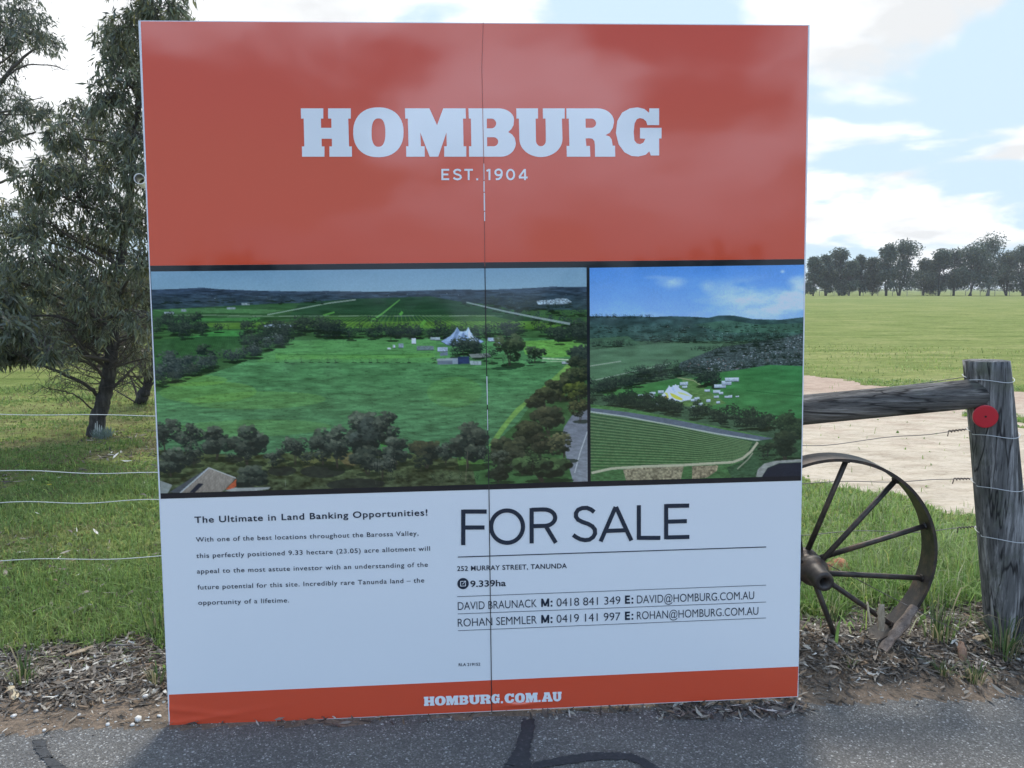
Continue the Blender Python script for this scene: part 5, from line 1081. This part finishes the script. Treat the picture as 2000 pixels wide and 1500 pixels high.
for args in ((17000, -2.9, -.8, -.02, .85, lambda X, e: sstep(.10, .34, e + .16*(fbm(X*3, e*4, 9, 3)-.5))*sstep(.95, .60, e) + .035),
             (20000, .75, 3.2, -.02, 1.15, lambda X, e: sstep(.06, .26, e + .14*(fbm(X*3, e*4, 9, 3)-.5))*sstep(1.15, .75, e) + .05),
             (3600, -.8, .75, .12, .7, None), (380, .55, 1.16, -.075, .06, None), (90, -.9, .6, -.03, .03, None)):
    x, y = band(*args[:5], rg, args[5]); Xs.append(x); Ys.append(y)
X, Y = np.concatenate(Xs), np.concatenate(Ys); litter('leaf_litter', X, Y, rg)
# litter thrown over the grass under the gum
X = rg.uniform(-4.5, -.8, 5200); Y = rg.uniform(3.6, 8.6, 5200); dry = fbm(X*1.1, Y*1.9, 71, 4); k = rg.random(5200) < sstep(.44, .62, dry)*.9+.04; litter('tree_litter', X[k], Y[k], rg, (.04, .10), 0, .03)
# bark chips and twigs among it
n = 380; xs = np.concatenate([rg.uniform(-2.6, -.95, n//2), rg.uniform(1.0, 2.8, n//2)]); es = rg.uniform(.12, .8, n); b = MB()
for x, e in zip(xs, es):
    y = path_edge(x)+e; z = float(height(x, y)); a = rg.uniform(0, 6.28); L = rg.uniform(.03, .13); d = np.array([math.cos(a), math.sin(a), rg.normal(0, .15)])*L; p = np.array([x, y, z+.012]); b.tube([p-d/2, p+rg.normal(0, .005, 3), p+d/2], rg.uniform(.0012, .0035), 4)
o = b.build('twig_litter', simple('dead_twig', (.15,.125,.10), .9)); o['kind'] = 'stuff'
# gravel along the edge of the asphalt
def pebble_mesh(n, X, Y, s, rg, flat=.6, emb=.25):
    ico = np.array([(0,0,1)]+[(math.sin(1.1)*math.cos(a*1.0472*2/1.6667), math.sin(1.1)*math.sin(a*1.0472*2/1.6667), math.cos(1.1)) for a in range(5)]+[(math.sin(2.03)*math.cos((a+.5)*1.2566), math.sin(2.03)*math.sin((a+.5)*1.2566), math.cos(2.03)) for a in range(5)]+[(0,0,-1)])
    f = []
    for k in range(5): f += [(0, 1+k, 1+(k+1) % 5), (1+k, 6+k, 1+(k+1) % 5), (1+(k+1) % 5, 6+k, 6+(k+1) % 5), (6+k, 11, 6+(k+1) % 5)]
    V = ico[None]*(1+rg.normal(0, .14, (n, 12, 1)))*np.stack([rg.uniform(.7, 1.5, n), rg.uniform(.6, 1.1, n), rg.uniform(.4, .8, n)*flat*1.5], 1)[:, None]*s[:, None, None]*.5
    a = rg.uniform(0, 6.28, n); c, sn = np.cos(a)[:, None], np.sin(a)[:, None]; V = np.stack([V[..., 0]*c-V[..., 1]*sn, V[..., 0]*sn+V[..., 1]*c, V[..., 2]], -1); B = np.stack([X, Y, height(X, Y)+s*emb*flat], 1); V = V + B[:, None]
    return V.reshape(-1, 3), (np.arange(n)[:, None, None]*12 + np.array(f)[None]).reshape(-1, 3)
n = 6500; X = rg.uniform(-2.9, 3.1, n); e = np.abs(rg.normal(0, .13, n))*np.where(rg.random(n) < .22, -.45, 1.6); Y = path_edge(X)+e; s = .0035*np.exp(rg.normal(0, .45, n)); V, F = pebble_mesh(n, X, Y, s, rg)
g = rg.random((n, 1)); C = np.where(g < .3, [[.40,.37,.33]], np.where(g < .6, [[.24,.20,.16]], np.where(g < .85, [[.13,.11,.095]], [[.60,.57,.52]])))*(1+rg.normal(0, .12, (n, 1)))
mg, ntg, bg_ = mat('gravel'); ntg.links.new(vcol(ntg), bg_.inputs['Base Color']); bg_.inputs['Roughness'].default_value = .85
o = link('gravel', np_mesh('gravel', V, F, np.repeat(C, 12, 0).clip(.02, .8)), mg); o['kind'] = 'stuff'
# the larger white stones one can count
M_STONE = simple('white_stone', (.66,.63,.58), .85); nt = M_STONE.node_tree; nt.links.new(ramp(nt, noise(nt, 60, 5, .6), [(.35, (.42,.38,.33)), (.55, (.68,.65,.60))]), nt.nodes['Principled BSDF'].inputs['Base Color'])
ST = [(1140,635,66,'large flat white stone nearest the lower left edge of the board'),(1080,810,72,'long flat white stone beside the bottom corner of the board'),(1245,780,40,None),(1035,848,40,None),(840,846,40,None),(815,684,26,None),(630,590,34,None),(475,705,36,None),(478,637,28,None),(110,780,42,None),(280,745,46,None),(535,628,22,None),(618,772,26,None),(425,860,22,None),(1280,672,26,None),(695,850,18,None),(865,382,46,None),(345,892,40,None),(1160,790,22,None),(700,575,20,None)]
for zx, zy, sz, lab in ST:
    p = at_ground(zx/4, 1200+zy/4, .01); s = sz/4/FPX*3.0; V, F = pebble_mesh(1, np.array([0.]), np.array([0.]), np.array([s]), rg, .62, .3); V[:, 2] -= float(height(0., 0.))
    o = link('white_stone', np_mesh('white_stone', V, F), M_STONE); o.location = (p[0], p[1], float(height(p[0], p[1]))); tag(o, lab or 'small white stone on the bare verge left of the board', 'stone', 'white stones on the verge')
# ---- bark and sticks
M_BK = m_bark('bark_piece', (.09,.07,.06), (.20,.155,.125), (.34,.28,.235)); M_BKY = simple('split_wood', (.52,.42,.27), .85); M_BKP = m_bark('pale_bark_strip', (.20,.15,.10), (.36,.28,.19), (.50,.42,.31)); M_BKR = m_bark('red_bark', (.12,.07,.045), (.24,.14,.09), (.30,.2,.14))
def bark(name, A, B, wid, label, mt, seed, curl=.5, th=.004, lift=.01):
    """a curled sheet of bark from A to B"""
    rg = np.random.default_rng(seed); A = np.array(A, float); B = np.array(B, float); t = B-A; L = np.linalg.norm(t); t /= L; s = np.cross(t, [0, 0, 1.]); s /= np.linalg.norm(s)+1e-9; u = np.cross(s, t); nu, nv = 12, 7; top = []
    for i in range(nu):
        x = i/(nu-1); w_ = wid*(.55+.45*math.sin(math.pi*(.15+.75*x)))*(1+rg.normal(0, .10))
        for j in range(nv):
            y = j/(nv-1)-.5; ang = y*curl*2.4; top.append(A + t*L*x + s*w_*y*math.cos(ang*.6) + u*(-abs(y)**2*4*wid*curl*.35 + .06*wid*math.sin(6*x+seed) + rg.normal(0, .0015)))
    top = np.array(top); bot = top - u*th; V = np.concatenate([top, bot]) - A; F = []; o_ = nu*nv
    for i in range(nu-1):
        for j in range(nv-1):
            q = (i*nv+j, i*nv+j+1, (i+1)*nv+j+1, (i+1)*nv+j); F += [q, tuple(o_+k for k in q[::-1])]
    for i in range(nu-1):
        for j in (0, nv-1): F.append((i*nv+j, (i+1)*nv+j, o_+(i+1)*nv+j, o_+i*nv+j))
    for j in range(nv-1):
        for i in (0, nu-1): F.append((i*nv+j, i*nv+j+1, o_+i*nv+j+1, o_+i*nv+j))
    b = MB(); b.add(V, F); o = b.build(name, mt, None, True); o.location = tuple(A); return tag(o, label, 'bark')
def g3(px, py, up=0.0):
    p = at_ground(px, py, .05); p[2] = float(height(p[0], p[1])) + up; return p
bark('bark_strip', at_y(1722,1268,3.02), at_y(1785,1182,3.15), .055, 'large grey brown bark strip leaning against the lower rim of the iron wheel', M_BK, 1, .5)
bark('bark_strip', at_y(1722,1232,3.10), at_y(1722,1180,3.13), .034, 'short tan bark piece standing upright among litter inside the wheel', M_BKP, 2, .6)
bark('bark_strip', at_y(1702,1220,3.12), at_y(1695,1176,3.13), .018, 'pale yellow split sliver of bark standing left of the upright tan piece', M_BKY, 3, .3)
bark('bark_strip', g3(1716,1252,.012), g3(1766,1266,.012), .05, 'flat grey brown sheet of bark lying in the litter in front of the wheel', M_BK, 4, .3)
bark('bark_strip', g3(1882,1290,.01), at_y(1878,1252,3.14), .035, 'reddish brown bark piece standing in the litter between wheel and post', M_BKR, 5, .6)
bark('bark_strip', g3(1903,1262,.03), g3(1926,1252,.03), .035, 'pale grey bark flake beside the reddish piece near the post', M_BKP, 6, .4)
bark('bark_strip', g3(128,1270,.02), g3(180,1255,.03), .028, 'pale tan bark strip at the front of the grass left of the board', M_BKP, 7, .3)
bark('bark_strip', g3(18,1327,.02), g3(32,1345,.008), .032, 'pale curled bark flake on the verge near the left edge', M_BKY, 8, .5)
M_STICK = m_bark('dead_stick', (.07,.06,.052), (.15,.13,.112), (.30,.27,.24))
def stick(A, B, r, label, sag=.0, seed=0):
    rg = np.random.default_rng(seed); A = np.array(A); B = np.array(B); b = MB(); n = 12; b.tube([(B-A)*i/(n-1) + rg.normal(0, r*.35, 3) + [0, 0, sag*math.sin(math.pi*i/(n-1))] for i in range(n)], list(np.linspace(r, r*.6, n)), 9); o = b.build('fallen_stick', M_STICK, None, True); o.location = tuple(A); return tag(o, label, 'stick')
stick(g3(1535,1210,.02), g3(1692,1275,.014), .0165, 'thick grey fallen stick slanting out from behind the right edge of the board', .01, 1)
stick(g3(210,1257,.03), g3(276,1258,.02), .006, 'thin grey stick lying at the edge of the grass left of the board', .01, 2)
stick(at_y(1560,1072,3.30), g3(1990,1292,.02), .0022, 'long thin bent stem slanting across the wheel to the foot of the post', .0, 3)
stick(g3(0,1276,.012), g3(60,1268,.012), .004, 'thin dark stick at the left edge beside the grass', .0, 4)
# piece of terracotta pipe in the grass behind the hub
tp_ = at_ground(1617, 1122, .03); tc_ = empty('terracotta_piece', (tp_[0], tp_[1], float(height(tp_[0], tp_[1]))), label='broken orange terracotta pipe piece in the grass behind the wheel hub', cat='pipe piece')
b = MB(); n = 22; vs = []; ax_ = np.array([.93, .30, .10]); ax_ /= np.linalg.norm(ax_); s_ = np.cross(ax_, [0, 0, 1.]); s_ /= np.linalg.norm(s_); u_ = np.cross(s_, ax_)
for (r, l) in ((.048, -.07), (.048, .06), (.058, .062), (.058, .10), (.049, .10), (.040, -.07)):
    vs += [ax_*l + np.array([0, 0, .05]) + r*(math.cos(2*math.pi*k/n)*s_ + math.sin(2*math.pi*k/n)*u_) for k in range(n)]
b.add(vs, [(i*n+k, ((i+1) % 6)*n+k, ((i+1) % 6)*n+(k+1) % n, i*n+(k+1) % n) for i in range(6) for k in range(n)]); b.build('pipe', simple('terracotta', (.48,.19,.11), .85), tc_, True)
# yellow flower and pale leaf on the turf
p = at_ground(97, 950, .03); fl = empty('yellow_flower', (p[0], p[1], float(height(p[0], p[1]))), label='single yellow daisy like flower in the turf left of the board', cat='flower')
b = MB(); b.tube([(0, 0, 0), (0, 0, .035)], .0015, 4); b.build('stem', simple('flower_stem', (.06,.11,.03), .7), fl)
b = MB()
for k in range(9):
    a = 2*math.pi*k/9; b.add([(0, 0, .035), (.014*math.cos(a-.2), .014*math.sin(a-.2), .040), (.021*math.cos(a), .021*math.sin(a), .039), (.014*math.cos(a+.2), .014*math.sin(a+.2), .040)], [(0, 1, 2, 3)])
b.build('petals', simple('yellow_petals', (.75,.58,.04), .6), fl)

# presumed wood behind the viewer, added unseen to darken low reflections in the board
rg = np.random.default_rng(8); n = 12000; X = rg.uniform(-75, 75, n); top = 5.2 + 2.2*np.exp(-((X-16)/9)**2) + 1.5*np.exp(-((X+14)/6)**2) - 2.6*np.exp(-((X-4)/3.5)**2) + 5.0*(fbm(X*.22, X*0, 3, 4)-.4); Z = rg.uniform(0, 1.08, n)**.75*top; ls = rg.uniform(.3, .9, n)
o = leaves(np.stack([X, -44 + rg.normal(0, 2.5, n), Z], 1), rg.normal(0, 1, (n, 3)), ls*1.5, ls*1.1, leaf_cols(n, rg, (.06,.08,.05), .25), rg, 'unseen_wood', M_FARLEAF, None); o['kind'] = 'stuff'

# thin summer haze over the whole plain
b = MB(); b.box((-4300, -4300, -1.2), (4300, 4300, 16)); hz = b.build('haze'); hz['kind'] = 'stuff'
m = bpy.data.materials.new('haze'); m.use_nodes = True; nt = m.node_tree; nt.nodes.remove(nt.nodes['Principled BSDF']); pv = nd(nt, 'ShaderNodeVolumePrincipled')
pv.inputs['Color'].default_value = (.90, .94, 1, 1); pv.inputs['Density'].default_value = .00045; pv.inputs['Anisotropy'].default_value = .3
nt.links.new(pv.outputs[0], nt.nodes['Material Output'].inputs['Volume']); hz.data.materials.append(m)
